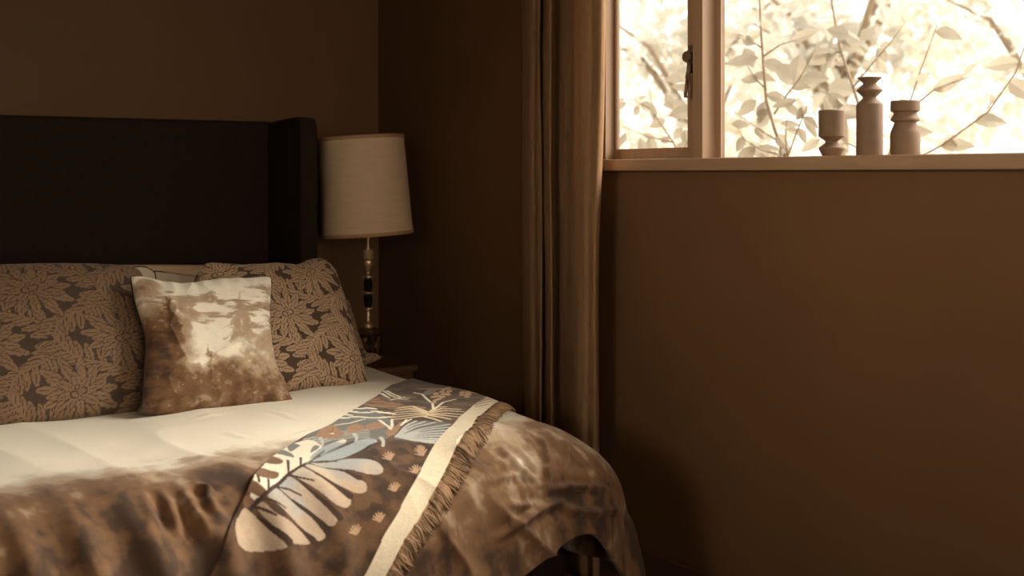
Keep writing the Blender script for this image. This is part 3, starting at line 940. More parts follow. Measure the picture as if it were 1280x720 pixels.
# blue fan on a grey ground
fill(KC, [(150, 595), (250, 480), (420, 455), (620, 478), (540, 580), (490, 640), (150, 615)], g_blue * 0.8, 0.9)
for e in ((330, 462), (400, 465), (480, 472), (600, 490), (600, 512), (580, 536), (560, 560), (545, 582), (520, 604), (490, 622), (470, 636)):
    stroke(KC, [(160, 592), (160 + (e[0] - 160) * .45, 592 + (e[1] - 592) * .62), e], paleblue, 0.0032, 0.0048)
fill(KC, [(60, 530), (90, 545), (115, 520), (150, 515), (210, 465), (195, 520), (150, 580), (100, 590)], coral)
for s_ in ([(470, 370), (462, 320), (420, 285)], [(480, 365), (550, 310), (655, 283)], [(125, 530), (30, 455)], [(130, 500), (130, 445)], [(215, 490), (252, 448)], [(440, 300), (380, 240), (310, 228)]):
    stroke(KC, s_, white, 0.004, 0.003)
dot(KC, 440, 222, lin((120, 116, 106)), 0.036, 0.016, 0.7)
for x, y in [(490, 235), (470, 260), (510, 255), (540, 220), (560, 200), (590, 190), (620, 180), (600, 215), (580, 235), (553, 240), (545, 262), (515, 280), (590, 242), (705, 225), (730, 205), (750, 225), (775, 205), (800, 200), (700, 245), (735, 245), (760, 240), (745, 262), (825, 205), (770, 220), (470, 310), (490, 290)]:
    dot(KC, x, y, lin((196, 160, 124)), 0.016, 0.0085, 0.9)
# the big frond
fill(KA, [(150, 480), (180, 320), (250, 235), (390, 118), (560, 66), (650, 140), (540, 225), (410, 300), (280, 405)], white)
for pl_ in ([(255, 195), (310, 180), (380, 205), (372, 228), (310, 232), (255, 218)], [(190, 270), (240, 252), (300, 272), (352, 285), (345, 318), (300, 328), (230, 317), (185, 290)], [(150, 335), (200, 340), (272, 400), (272, 432), (230, 442), (145, 400)], [(120, 440), (150, 425), (205, 470), (180, 508), (120, 500)]):
    fill(KA, pl_, lin((116, 84, 60)))
fill(KA, [(320, 160), (380, 138), (440, 165), (455, 192), (400, 178)], g_blue)
fill(KA, [(400, 110), (450, 98), (495, 115), (470, 128), (425, 155)], g_blue)
fill(KA, [(545, 165), (580, 110), (620, 120), (600, 140)], g_blue * 1.1)
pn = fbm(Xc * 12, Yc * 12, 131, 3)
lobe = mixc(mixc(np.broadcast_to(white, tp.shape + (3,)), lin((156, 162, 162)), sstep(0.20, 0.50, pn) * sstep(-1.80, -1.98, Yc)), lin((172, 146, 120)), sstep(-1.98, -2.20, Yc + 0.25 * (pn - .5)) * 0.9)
lobes = [
    (KA, [(120, 500), (60, 600), (80, 760), (420, 760), (330, 680), (260, 605), (190, 555), (150, 515)]),
    (KA, [(190, 490), (250, 560), (330, 640), (420, 725), (570, 725), (440, 602), (320, 540), (255, 470), (215, 470)]),
    (KA, [(265, 440), (420, 560), (480, 620), (560, 695), (610, 712), (640, 690), (640, 655), (590, 595), (440, 475), (330, 375), (290, 405)]),
    (KA, [(335, 370), (430, 452), (560, 555), (640, 607), (695, 616), (720, 592), (715, 548), (640, 478), (500, 362), (410, 298)]),
    (KB, [(20, 485), (130, 515), (240, 530), (340, 575), (390, 600), (402, 635), (385, 665), (330, 670), (270, 640), (180, 600), (80, 545), (0, 500)]),
    (KB, [(-95, 545), (-20, 500), (60, 545), (160, 612), (250, 662), (290, 700), (298, 735), (260, 765), (190, 740), (60, 640), (-40, 580)]),
    (KB, [(20, 478), (150, 480), (260, 457), (400, 452), (470, 475), (505, 510), (500, 540), (460, 555), (390, 545), (300, 525), (230, 518), (100, 505)]),
    (KB, [(20, 475), (150, 420), (330, 345), (420, 322), (468, 330), (470, 345), (400, 390), (260, 450), (140, 475)]),
    (KB, [(10, 465), (120, 380), (240, 330), (275, 330), (270, 355), (150, 418)]),
]
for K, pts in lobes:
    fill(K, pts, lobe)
dk = lin((58, 40, 28))
for pts in ([(430, 455), (520, 520), (600, 585), (655, 640)], [(480, 345), (600, 440), (700, 525), (735, 560)], [(210, 560), (300, 630), (410, 715)], [(470, 620), (560, 705)], [(585, 290), (680, 345), (800, 430)]):
    stroke(KA, pts, dk, 0.0025, 0.0085)
stroke(KB, [(230, 520), (300, 552), (345, 572)], dk, 0.0025, 0.008)
stroke(KB, [(265, 450), (380, 400), (470, 355)], dk, 0.002, 0.006)
stroke(KA, [(170, 510), (280, 400), (410, 295), (540, 220), (640, 150)], dk, 0.0055, 0.003)
for pts in ([(410, 205), (410, 290)], [(492, 190), (490, 240)], [(282, 330), (280, 400)], [(212, 308), (222, 345)], [(420, 300), (570, 335)], [(330, 368), (410, 390), (490, 430)], [(270, 450), (390, 505)], [(200, 500), (325, 550)], [(540, 220), (640, 212), (720, 216)]):
    stroke(KA, pts, dk, 0.0032, 0.0024)
stroke(KB, [(20, 480), (90, 430), (130, 405)], g_blue, 0.0025); stroke(KB, [(150, 415), (260, 360)], g_blue, 0.003)
# small pale flowers
fl = lin((164, 132, 102))
for K, x, y in ((KD, 228, 180), (KD, 440, 150), (KD, 398, 262), (KD, 262, 375), (KD, 160, 560), (KD, 10, 640), (KC, 350, 690)):
    for k in range(6):
        a_ = math.radians(190 + k * 24)
        stroke(K, [(x + 8, y + 18), (x + 8 + 46 * math.cos(a_), y + 18 + 50 * math.sin(a_))], fl, 0.0030, 0.0018)
# white band and plain brown hem
bl = [(609, 495), (592, 512.7), (567.8, 531.8), (555.5, 542.5), (537, 570), (533.3, 577), (516, 608), (500.3, 637), (473, 678)]
br = [(625.8, 499.7), (604.4, 519.6), (592, 533), (580, 545.5), (567.8, 565.4), (552.8, 596.4), (537, 623), (521.7, 648.9), (502, 678)]
Bl = np.array([pq(*a) for a in bl]); Br = np.array([pq(*a) for a in br])
def edge_v(E):
    """across-cloth position (0..1) of a traced line, as a function of length along the cloth"""
    us, vs_ = [], []
    flat = PQ.reshape(-1, 2)
    for e in E:
        k = int(np.argmin(((flat - e) ** 2).sum(-1)))
        us.append(Uu[k // NV]); vs_.append(Vt[k % NV])
    o = np.argsort(us)
    return np.array(us)[o], np.array(vs_)[o]
u1, v1 = edge_v(Bl); u2, v2 = edge_v(Br)
ker = np.ones(81) / 81
sm = lambda a: np.convolve(np.pad(a, 40, mode='edge'), ker, 'valid')
fit = lambda u_, v_: np.polyval(np.polyfit(u_, v_, 2), np.clip(Uu, u_.min() - .05, u_.max() + .05))
va, vb = fit(u1, v1), fit(u2, v2)
inband = (Vt[None, :] > va[:, None]) & (Vt[None, :] < vb[:, None])
hem = Vt[None, :] >= vb[:, None]
shade_ = (0.94 + 0.1 * fbm(Xc * 40, Yc * 40, 141, 3))[..., None]
col = np.where(inband[..., None], lin((214, 198, 170)) * shade_, col)
col = np.where(hem[..., None], lin((150, 114, 82)) * shade_, col)
for s_ in ([(815, 330), (880, 312), (945, 300)], [(830, 312), (890, 292), (950, 282)], [(845, 298), (890, 276), (930, 268)], [(810, 345), (860, 338), (920, 325)], [(860, 285), (890, 265)]):
    stroke(KC, s_, lin((120, 84, 56)), 0.0028, 0.002)
col = col * (0.92 + 0.16 * vnoise(Uu[:, None] * 420 + 0 * Vt[None, :], Vt[None, :] * 170 + 0 * Uu[:, None], 5))[..., None]
throw = empty('throw_blanket', TS[NU // 2, NV // 2], 'woven throw with big pale frond and leaf pattern across the bed foot', 'throw')
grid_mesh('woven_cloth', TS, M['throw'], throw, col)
# twisted fringe along its outer edge
fm = MB()
u_list = np.linspace(0.015, 0.985, 430)
tang = np.gradient(ER, axis=0)
for i, u in enumerate(u_list):
    k = u * (NU - 1)
    e0 = np.array([np.interp(k, np.arange(NU), ER[:, 0]), np.interp(k, np.arange(NU), ER[:, 1])])
    t = np.array([np.interp(k, np.arange(NU), tang[:, 0]), np.interp(k, np.arange(NU), tang[:, 1])]); t /= np.linalg.norm(t)
    outv = np.array([-t[1], t[0]])
    if outv @ (e0 - np.array([np.interp(k, np.arange(NU), EL[:, 0]), np.interp(k, np.arange(NU), EL[:, 1])])) < 0: outv = -outv
    cl = math.sin(i * 0.9) * 0.25 + math.sin(i * 0.31 + 1) * 0.35 + random.uniform(-.35, .35)
    Lf = random.uniform(0.036, 0.052)
    lift = random.uniform(0.001, 0.005) + 0.005 * max(0, math.sin(i * 0.5))
    pts = []
    for s_ in (0, .25, .5, .75, 1):
        c2 = e0 + outv * Lf * s_ - outv * 0.006 + t * Lf * (0.55 * s_ * s_ * (0.5 + cl)) + t * 0.002 * math.sin(6 * s_ + i)
        hgt = 0.004 + lift * math.sin(PI * (0.15 + 0.75 * s_)) * (1 - 0.2 * s_)
        S_, _, _ = duvet_surf(np.array([c2[0]]), np.array([c2[1]]), np.array([hgt]))
        pts.append(S_[0])
    fm.tube(pts, [0.0034, 0.0036, 0.0033, 0.0028, 0.0014], 5)
fm.build('fringe', M['fringe'], throw, smooth=True)['label'] = 'twisted brown fringe'

# ================================================================== cushions and pillows
def on_plane(px, py, y0, sl, z0=0.6):
    r = (px - CX) / FPX
    dx, dy, dz = UY + r * UX, UX - r * UY, (CY - py) / FPX
    k = (y0 + sl * (CAM[2] - z0) - CAM[1]) / (dy - sl * dz)
    return np.array([CAM[0] + k * dx, CAM[1] + k * dy, CAM[2] + k * dz])

def resample(P, n):
    P = catmull(P, 400) if len(P) > 2 else np.linspace(P[0], P[1], 400)
    s = np.concatenate([[0], np.cumsum(np.linalg.norm(np.diff(P, axis=0), axis=1))])
    t = np.linspace(0, s[-1], n)
    return np.stack([np.interp(t, s, P[:, i]) for i in range(3)], -1)

def pillow(name, y0, sl, bottom, right, top, left, thick, mat, paint=None, n=200, m=180, flange=0.0, wrinkle=0.006, seed=3, power=0.45, label=None, cat='cushion', group=None, piping=None, sag=0.0):
    """edges as photo polylines: bottom/top run left to right, left/right run bottom to top"""
    to = lambda e: np.array([on_plane(a, b, y0, sl) for a, b in e])
    B, Rr, Tt, Ll = to(bottom), to(right), to(top), to(left)
    bl_, br_, tr_, tl_ = (B[0] + Ll[0]) / 2, (B[-1] + Rr[0]) / 2, (Tt[-1] + Rr[-1]) / 2, (Tt[0] + Ll[-1]) / 2
    B[0] = Ll[0] = bl_; B[-1] = Rr[0] = br_; Tt[-1] = Rr[-1] = tr_; Tt[0] = Ll[-1] = tl_
    B, Tt, Ll, Rr = resample(B, n), resample(Tt, n), resample(Ll, m), resample(Rr, m)
    s = np.linspace(0, 1, n)[:, None, None]; t = np.linspace(0, 1, m)[None, :, None]
    mid = (1 - t) * B[:, None] + t * Tt[:, None] + (1 - s) * Ll[None] + s * Rr[None] - ((1 - s) * (1 - t) * bl_ + s * (1 - t) * br_ + (1 - s) * t * tl_ + s * t * tr_)
    nrm = np.array([0, -1.0, sl]); nrm /= np.linalg.norm(nrm)          # towards the room, tilted up
    S, Tq = np.meshgrid(np.linspace(-1, 1, n), np.linspace(-1, 1, m), indexing='ij')
    prof = np.clip((1 - S ** 2), 0, 1) * np.clip((1 - Tq ** 2), 0, 1)
    prof = prof ** power
    # fuller towards the bottom, where the filling settles
    prof = prof * (1 - sag * Tq)
    wr = (fbm(S * 2.2 + seed, Tq * 2.2, seed, 3) - 0.5) * 2.4 * wrinkle
    edge_d = np.minimum(1 - np.abs(S), 1 - np.abs(Tq))
    angp = np.where(1 - np.abs(S) < 1 - np.abs(Tq), Tq, S)
    pucker = np.sin(angp * 26 + 3 * fbm(S * 3, Tq * 3, seed + 4, 2)) * np.exp(-edge_d / 0.16) * sstep(0, 0.05, edge_d)
    cr = (ridge(S * 1.3 + Tq * .8 + seed, Tq * 1.3 - S * .6, seed + 9, 8) - 0.2) * wrinkle * 0.9
    h = thick * prof + (wr + cr) * prof + pucker * wrinkle * 0.55
    front = mid + nrm * h[..., None]
    back = mid - nrm * (thick * prof * 0.9)[..., None]
    colr = paint(S * 0.5 + 0.5, Tq * 0.5 + 0.5) if paint else None
    idx = np.arange(n * m).reshape(n, m)
    Ff = np.stack([idx[:-1, :-1], idx[1:, :-1], idx[1:, 1:], idx[:-1, 1:]], -1).reshape(-1, 4)
    # coarser back, sharing nothing but meeting at the seam
    idb = idx + n * m
    bd = np.zeros((n, m), bool); bd[0] = bd[-1] = True; bd[:, 0] = bd[:, -1] = True
    idb = np.where(bd, idx, idb)
    Fb = np.stack([idb[:-1, :-1], idb[:-1, 1:], idb[1:, 1:], idb[1:, :-1]], -1).reshape(-1, 4)
    V = np.concatenate([front.reshape(-1, 3), back.reshape(-1, 3)])
    V[:, 2] = np.maximum(V[:, 2], 0.585)
    F = np.concatenate([Ff, Fb])
    # drop the unused seam copies
    used = np.zeros(len(V), bool); used[F.ravel()] = True
    remap = np.cumsum(used) - 1
    colr2 = None if colr is None else np.concatenate([colr.reshape(-1, 3)] * 2)[used]
    root = empty(name, bl_ * .5 + br_ * .5, label, cat, group)
    raw_mesh('cover', V[used], remap[F], mat, root, colr2)
    if piping:
        loop = np.concatenate([B[:-1], Rr[:-1], Tt[::-1][:-1], Ll[::-1][:-1]])[::4]
        loop = loop + nrm * 0.001
        loop[:, 2] = np.maximum(loop[:, 2], 0.592)
        MB().tube([tuple(a) for a in loop], piping, 7, closed=True).build('piping', M['piping'], root, smooth=True)['label'] = 'dark piped seam'
    return root

def damask(w, h, ox=0.0, oy=0.0, dark=(72, 52, 36), light=(168, 138, 108)):
    dk_, lt_ = lin(dark), lin(light)
    def paint(S, T):
        X, Y = S * w, T * h
        c = np.broadcast_to(dk_, S.shape + (3,)).copy()
        c = c * (0.85 + 0.3 * vnoise(X * 260, Y * 140, 9))[..., None]
        A, Bv = np.array([0.205, -0.150]), np.array([0.105, 0.148])
        for i in range(-5, 6):
            for j in range(-6, 7):
                o_ = A * i + Bv * j + np.array([ox, oy])
                if o_[0] < -0.3 or o_[0] > w + 0.3 or o_[1] < -0.3 or o_[1] > h + 0.3: continue
                # leafy scrolls along the lattice
                for (a0, a1, sd) in ((o_ + (A + Bv) / 2, o_ + (A - Bv) / 2, 1), (o_ + (A + Bv) / 2, o_ + (Bv - A) / 2, -1)):
                    d = a1 - a0; Ld = np.linalg.norm(d); d = d / Ld; nn = np.array([-d[1], d[0]])
                    th = math.atan2(d[1], d[0])
                    for k in range(9):
                        f = 0.06 + k * 0.105
                        pt = a0 + d * Ld * f + nn * 0.018 * math.sin(2 * PI * f) * sd
                        for q in (-1, 1):
                            leaf_paint(c, X, Y, pt[0], pt[1], th + q * (0.75 + 0.1 * math.sin(k)), 0.055 - 0.02 * abs(f - .5), 0.0132, lt_, dk_ * .9, 0.07, 0.14)
                    pth = [tuple(a0 + d * Ld * f + nn * 0.018 * math.sin(2 * PI * f) * sd) for f in np.linspace(0, 1, 12)]
                    c[seg_dist(X, Y, pth) < 0.0032] = lt_
                    for q in (-1, 1):   # small buds at the crossings
                        cc = a0 + nn * q * 0.014 + d * 0.004
                        leaf_paint(c, X, Y, cc[0], cc[1], th + q * 1.25, 0.034, 0.012, lt_, dk_ * .9, 0.08, 0.14)
                # medallion
                for (n_, r_, L_, W_, ph) in ((13, 0.038, 0.057, 0.0155, 0.0), (11, 0.028, 0.047, 0.0150, 0.25), (8, 0.012, 0.040, 0.0135, 0.1)):
                    for k in range(n_):
                        a_ = 2 * PI * k / n_ + ph
                        ex = 1.0 + 0.16 * math.cos(2 * (a_ - 2.3))
                        leaf_paint(c, X, Y, o_[0] + r_ * ex * math.cos(a_), o_[1] + r_ * ex * math.sin(a_), a_ + 0.18, L_ * ex, W_, lt_, dk_ * .9, 0.06, 0.14)
                for (dx_, dy_, rr0) in ((0.010, 0.004, 0.015), (-0.010, -0.004, 0.015), (0.004, -0.014, 0.010), (-0.004, 0.014, 0.010)):
                    rr = np.hypot(X - o_[0] - dx_, Y - o_[1] - dy_)
                    c[rr < rr0] = lt_; c[rr < rr0 * .72] = dk_ * 1.1; c[rr < rr0 * .45] = lt_
        n2 = vnoise(X * 420, Y * 420, 4)
        return c * (0.9 + 0.2 * n2)[..., None]
    return paint

def misty(S, T):
    """washed landscape print: pale brushed sky, dim fir trees, brown undergrowth"""
    wx = S + 0.10 * (fbm(S * 6, T * 7, 3, 5, .6) - .5) + 0.05 * (fbm(S * 22, T * 22, 43, 3) - .5)
    wy = T + 0.14 * (fbm(S * 4 + 9, T * 7, 5, 5, .6) - .5) + 0.05 * (fbm(S * 20 + 4, T * 26, 47, 3) - .5)
    brush = fbm(S * 4 + 2, T * 18 + 2 * S, 13, 5, .58)
    fine = fbm(S * 14, T * 20, 15, 4, .6)
    v = 0.07 + 0.42 * sstep(.46, .70, brush) * sstep(1.02, 0.85, wy) + 0.30 * (fine - .5)
    left = sstep(0.44, 0.10, wx) * sstep(0.92, 0.58, wy)
    v = np.maximum(v, left * (0.86 + 0.5 * (brush - .5)))
    v = np.maximum(v, 0.62 * sstep(0.34, .02, wx) * sstep(0.70, 0.9, wy) * sstep(1.06, .92, wy))
    low = sstep(0.56, 0.16, wy + 0.10 * (wx - .5)) 
    v = np.maximum(v, low * (0.72 + 0.4 * (fine - .5)))
    v = np.maximum(v, (0.40 + 0.3 * (fine - .5)) * sstep(0.58, 0.70, wx) * sstep(0.60, 0.48, wy) * sstep(0.02, 0.2, wy) * 1.0)
    def fir(cx_, top, bot, wid, dens, k):
        t_ = np.clip((top - wy) / (top - bot), 0, 1)
        zig = 0.55 + 0.75 * ((t_ * k + 0.9 * fbm(S * 12, T * 9, 17, 3)) % 1)
        hw_ = wid * t_ ** 0.75 * zig
        return dens * sstep(0.05, -0.03, np.abs(wx - cx_) - hw_) * (wy < top + .03) * sstep(bot - 0.12, bot + .1, wy)
    v = np.maximum(v, fir(0.73, 0.80, 0.38, 0.17, 0.44, 6))
    v = np.maximum(v, fir(0.19, 0.80, 0.50, 0.055, 0.92, 4))
    v = np.maximum(v, 0.78 * sstep(0.06, 0.01, np.hypot((wx - 0.44) * 1.5, (wy - 0.36) * .6)))
    v = np.maximum(v, 0.92 * sstep(0.17, 0.03, np.hypot(wx - 0.84, (wy - 0.03) * 1.3)))
    v = np.maximum(v, 0.8 * sstep(0.05, 0.015, np.hypot((wx - 0.80) * 1.8, (wy - 0.13) * .8)))
    def glow(cx_, cy_, a, b, k):
        return k * np.exp(-((wx - cx_) / a) ** 2 - ((wy - cy_) / b) ** 2)
    v = v - glow(0.56, 0.38, 0.13, 0.05, 0.42) * (0.3 + 1.4 * brush) - glow(0.36, 0.29, 0.10, 0.05, 0.36) * (0.4 + 1.2 * fine) - glow(0.46, 0.62, 0.13, 0.08, 0.10) - glow(0.90, 0.62, 0.05, 0.06, 0.35) - glow(0.60, 0.50, 0.07, 0.03, .35)
    spk = sstep(0.66, 0.74, fbm(S * 24, T * 24, 23, 4, .6))
    v = v - 0.12 * spk * sstep(0.2, 0.5, v)
    v = v + 0.30 * (fbm(S * 10, T * 12, 29, 5, .62) - .5) * sstep(0.12, 0.4, v)
    v = v - 0.5 * sstep(0.16, 0.0, S + 0.9 * (1 - T))
    return ink_wash(np.clip(v, 0, 1))

# pillows at the head
pillow('sleeping_pillow', -0.47, 0.22, [(60, 468), (200, 460), (335, 450)], [(335, 450), (341, 385), (332, 334)], [(58, 334), (140, 331.2), (240, 331.0), (332, 334)], [(60, 468), (50, 390), (58, 334)], 0.075, M['linen'],
       n=90, m=70, wrinkle=0.004, power=0.34, label='plain tan pillow standing flat against the headboard, rearmost of the row', cat='pillow', group='pillows at the headboard')
pillow('sleeping_pillow', -0.47, 0.22, [(-170, 484), (-60, 476), (48, 469)], [(48, 469), (55, 390), (47, 334)], [(-170, 336), (-90, 333), (-20, 332), (47, 334)], [(-170, 484), (-179, 400), (-170, 336)], 0.075, M['linen'],
       n=90, m=70, wrinkle=0.004, power=0.34, seed=8, label='plain tan pillow against the headboard at the left edge of the picture', cat='pillow', group='pillows at the headboard')
pillow('bed_pillow', -0.76, 0.42, [(190, 473), (265, 468), (345, 463)], [(345, 463), (352, 400), (340, 350)], [(187, 341), (196, 339.5), (220, 343), (247, 345), (300, 347), (340, 350)], [(190, 473), (185, 405), (187, 341)], 0.065, M['linen_pale'],
       n=110, m=80, wrinkle=0.008, seed=12, power=0.4, label='pale pillow with dark piped edge behind the damask and printed cushions', cat='pillow', group='pale piped pillows', piping=0.003)
pillow('bed_pillow', -0.86, 0.42, [(20, 496), (110, 490), (196, 483)], [(196, 483), (201, 410), (194.5, 350), (193, 341)], [(18, 345), (70, 338), (150, 335.5), (180, 334), (193, 341)], [(20, 496), (11, 420), (18, 345)], 0.06, M['linen_pale'],
       n=110, m=80, wrinkle=0.008, seed=15, power=0.4, label='pale pillow with rounded corner showing above the left corner of the printed cushion', cat='pillow', group='pale piped pillows', piping=0.003)
dm2 = damask(0.50, 0.36, 0.05, 0.1, (72, 53, 38), (150, 122, 94))
pillow('damask_sham', -0.95, 0.75, [(300, 462), (380, 458), (445, 458), (465, 453), (478, 447)], [(478, 447), (470, 443), (457, 441), (450, 425), (444, 405), (436, 375)], [(290, 375), (360, 372), (436, 375)], [(300, 462), (288, 420), (290, 375)], 0.05, M['damask'],
       dm2, n=150, m=110, seed=19, power=0.4, label='damask pillow lying behind the upright damask cushion, its corner poking out toward the lamp', cat='pillow')
dm1 = damask(0.53, 0.45, 0.285, 0.235)
pillow('damask_cushion', -1.215, 0.68, [(252, 497), (300, 495), (359, 490.4), (392, 487), (420, 485), (450, 484), (459, 482.8)], [(459, 482.8), (456.6, 469), (449, 444.6), (440, 414), (432, 386.5), (424.5, 359), (420, 342)],
       [(248, 340), (253, 333), (264, 330), (300.7, 333), (343.5, 331), (368, 333), (380, 328.5), (395.5, 324.7), (408, 328.5), (415, 334), (420, 342)], [(252, 497), (240, 440), (240, 380), (243, 350), (248, 340)], 0.066, M['damask'],
       dm1, n=260, m=230, seed=23, power=0.36, wrinkle=0.006, label='brown and gold damask cushion propped upright to the right of the printed cushion', cat='cushion', group='damask cushions')
dm3_shaded = damask(0.56, 0.45, 0.47, 0.20, (64, 47, 34), (120, 93, 68))  # weave colours darkened to stand in for shade beside the printed cushion
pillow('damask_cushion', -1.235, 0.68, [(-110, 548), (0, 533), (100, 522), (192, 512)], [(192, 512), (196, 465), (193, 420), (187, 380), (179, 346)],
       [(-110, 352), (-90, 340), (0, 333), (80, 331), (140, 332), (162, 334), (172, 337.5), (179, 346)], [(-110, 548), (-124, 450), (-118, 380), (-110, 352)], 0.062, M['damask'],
       dm3_shaded, n=220, m=190, seed=27, power=0.38, wrinkle=0.005, label='brown damask cushion partly hidden behind the left edge of the printed cushion', cat='cushion', group='damask cushions')
pillow('printed_cushion', -1.350, 0.68, [(169.5, 518), (192.5, 518.5), (214, 517.5), (241, 514), (268.4, 510.5), (295.5, 509), (322.6, 508), (349.7, 505), (365, 500.7)], [(365, 500.7), (355, 481.8), (344.3, 454.7), (338.9, 427.6), (336.5, 403), (337.5, 378.8), (339, 352), (337.5, 347)],
       [(163, 346), (176, 346.5), (195, 351), (214, 354.4), (233, 355.7), (249.4, 353.8), (279, 350), (311.8, 348.4), (330.7, 346.3), (337.5, 347)], [(169.5, 518), (176, 506), (178.5, 487), (180, 460), (182, 427.6), (177, 406), (168, 376), (163, 346)], 0.060, M['print'],
       misty, n=260, m=260, seed=33, power=0.40, wrinkle=0.008, label='cream and brown cushion printed with misty trees, frontmost on the bed', cat='cushion', piping=0.0024)

# ================================================================== garden outside the window
g = MB().box((T + 0.01, -14, -0.4), (22, 6, -0.3)).build('ground', M['lawn'])
structure(g)
leaf_rng = random.Random(5)
def leaf_mesh(mb, base, d, nrm, L, W, curl):
    """one folded, drooping leaf as a small strip of quads"""
    d = d.normalized(); side = d.cross(nrm)
    if side.length < 1e-4: side = d.cross(Vector((0.3, 1, 0.2)))
    side.normalize(); up = side.cross(d)
    rows = [(0, .02), (.16, .62), (.38, 1.0), (.62, .86), (.84, .45), (1, .02)]
    n0 = len(mb.v)
    for t, w in rows:
        c = base + d * (L * t) - up * (curl * L * t * t)
        mb.v.append(tuple(c - side * W * .5 * w + up * W * .14 * w)); mb.v.append(tuple(c)); mb.v.append(tuple(c + side * W * .5 * w + up * W * .14 * w))
    for i in range(len(rows) - 1):
        a = n0 + i * 3
        mb.f += [(a, a + 1, a + 4, a + 3), (a + 1, a + 2, a + 5, a + 4)]

def twig_leaves(mb, pts, L, every, size=1.0, spread=1.0):
    side = 1
    for a, b in zip(pts[:-1], pts[1:]):
        seg = b - a
        n = max(1, int(seg.length / every))
        for k in range(n):
            base = a + seg * ((k + leaf_rng.random() * .6 + .2) / n)
            d = Vector((leaf_rng.uniform(-.5, .5), side * leaf_rng.uniform(.5, 1) * spread, leaf_rng.uniform(-.75, .45)))
            side = -side
            nrm = Vector((-1, leaf_rng.uniform(-.7, .7), leaf_rng.uniform(-.4, .9)))
            l_ = L * leaf_rng.uniform(.75, 1.25) * size
            leaf_mesh(mb, base, d, nrm, l_, l_ * leaf_rng.uniform(.42, .58), leaf_rng.uniform(0, .5))

def shrub(name, label, x, stems, leafsize, extra, group='shrubs outside the window'):
    """stems: photo polylines with the distance of each from the wall"""
    root3 = at_x(stems[0][1][0][0], 300, x)
    root = empty(name, (x, root3.y, -0.3), label, 'shrub', group)
    wood, lv = MB(), MB()
    for (r0_, pts_, dens, sz) in stems:
        pts = [at_x(px, py, x + dxx) for px, py, dxx in pts_]
        if r0_ > 0.0045:
            pts = [Vector((x, pts[0].y, -0.3)), Vector((x, pts[0].y * .5 + root3.y * .5, 0.5))] + pts
        n = len(pts)
        wood.tube(pts, [r0_ * (1 - .6 * i / (n - 1)) for i in range(n)], 7)
        if dens: twig_leaves(lv, pts[2:] if r0_ > 0.0045 else pts, leafsize, dens, sz)
    for (px, py, dxx, ang, L, W, curl) in extra:
        b = at_x(px, py, x + dxx)
        a = math.radians(ang)
        k = (b.x - CAM[0]) / UY / FPX * UY / (UY)      # metres per photo pixel, roughly
        dist = (b.x - CAM[0]) * UY + (b.y - CAM[1]) * UX
        k = dist / FPX
        d = Vector((UX * math.cos(a), -UY * math.cos(a), math.sin(a)))
        leaf_mesh(lv, b, d, Vector((-UY, -UX, .25)), L * k, W * k, curl)
    wood.build('branches', M['bark'], root, smooth=True)
    lv.build('foliage', M['leaf'], root)
    return root

# left light: long thin shoots with drooping leaves   (px, py, angle, length px, width px, curl)
shrub('leafy_shrub', 'thin leafy shoots outside the narrow left window light', 1.3,
      [(0.007, [(852, 200, 0), (842, 178, 0), (826, 155, 0), (815, 138, 0), (812, 112, .03)], 0, 1),
       (0.0042, [(842, 178, 0), (815, 172, .02), (795, 165, .05), (778, 158, .08)], .09, .9),
       (0.004, [(815, 138, 0), (800, 128, .02), (784, 122, .05), (768, 126, .05)], .08, .9),
       (0.004, [(850, 196, 0), (860, 176, -.02), (872, 160, -.03)], .08, 1)], 0.075,
      [(831, 118, 0, -55, 20, 12, .2), (828, 131, .02, 0, 34, 15, .1), (819, 152, 0, 100, 26, 9, .1), (800, 130, 0, -20, 20, 14, .5), (798, 132, 0, -110, 14, 9, .1), (836, 145, 0, 15, 40, 18, .2), (832, 150, .05, 200, 22, 14, .3),
       (862, 168, 0, 5, 36, 20, .2), (856, 162, 0, -75, 22, 16, .3), (853, 160, 0, 230, 18, 12, .3), (840, 190, 0, 12, 40, 20, .1), (800, 172, .04, -75, 30, 14, .1), (812, 170, .02, -80, 30, 16, .2), (783, 166, .08, -120, 22, 9, .1),
       (830, 100, .1, 8, 40, 14, .1), (846, 88, .1, -20, 40, 22, .1), (838, 108, .1, -8, 50, 12, .1), (783, 128, .05, -150, 18, 9, .3), (826, 178, 0, 30, 14, 10, .2)])
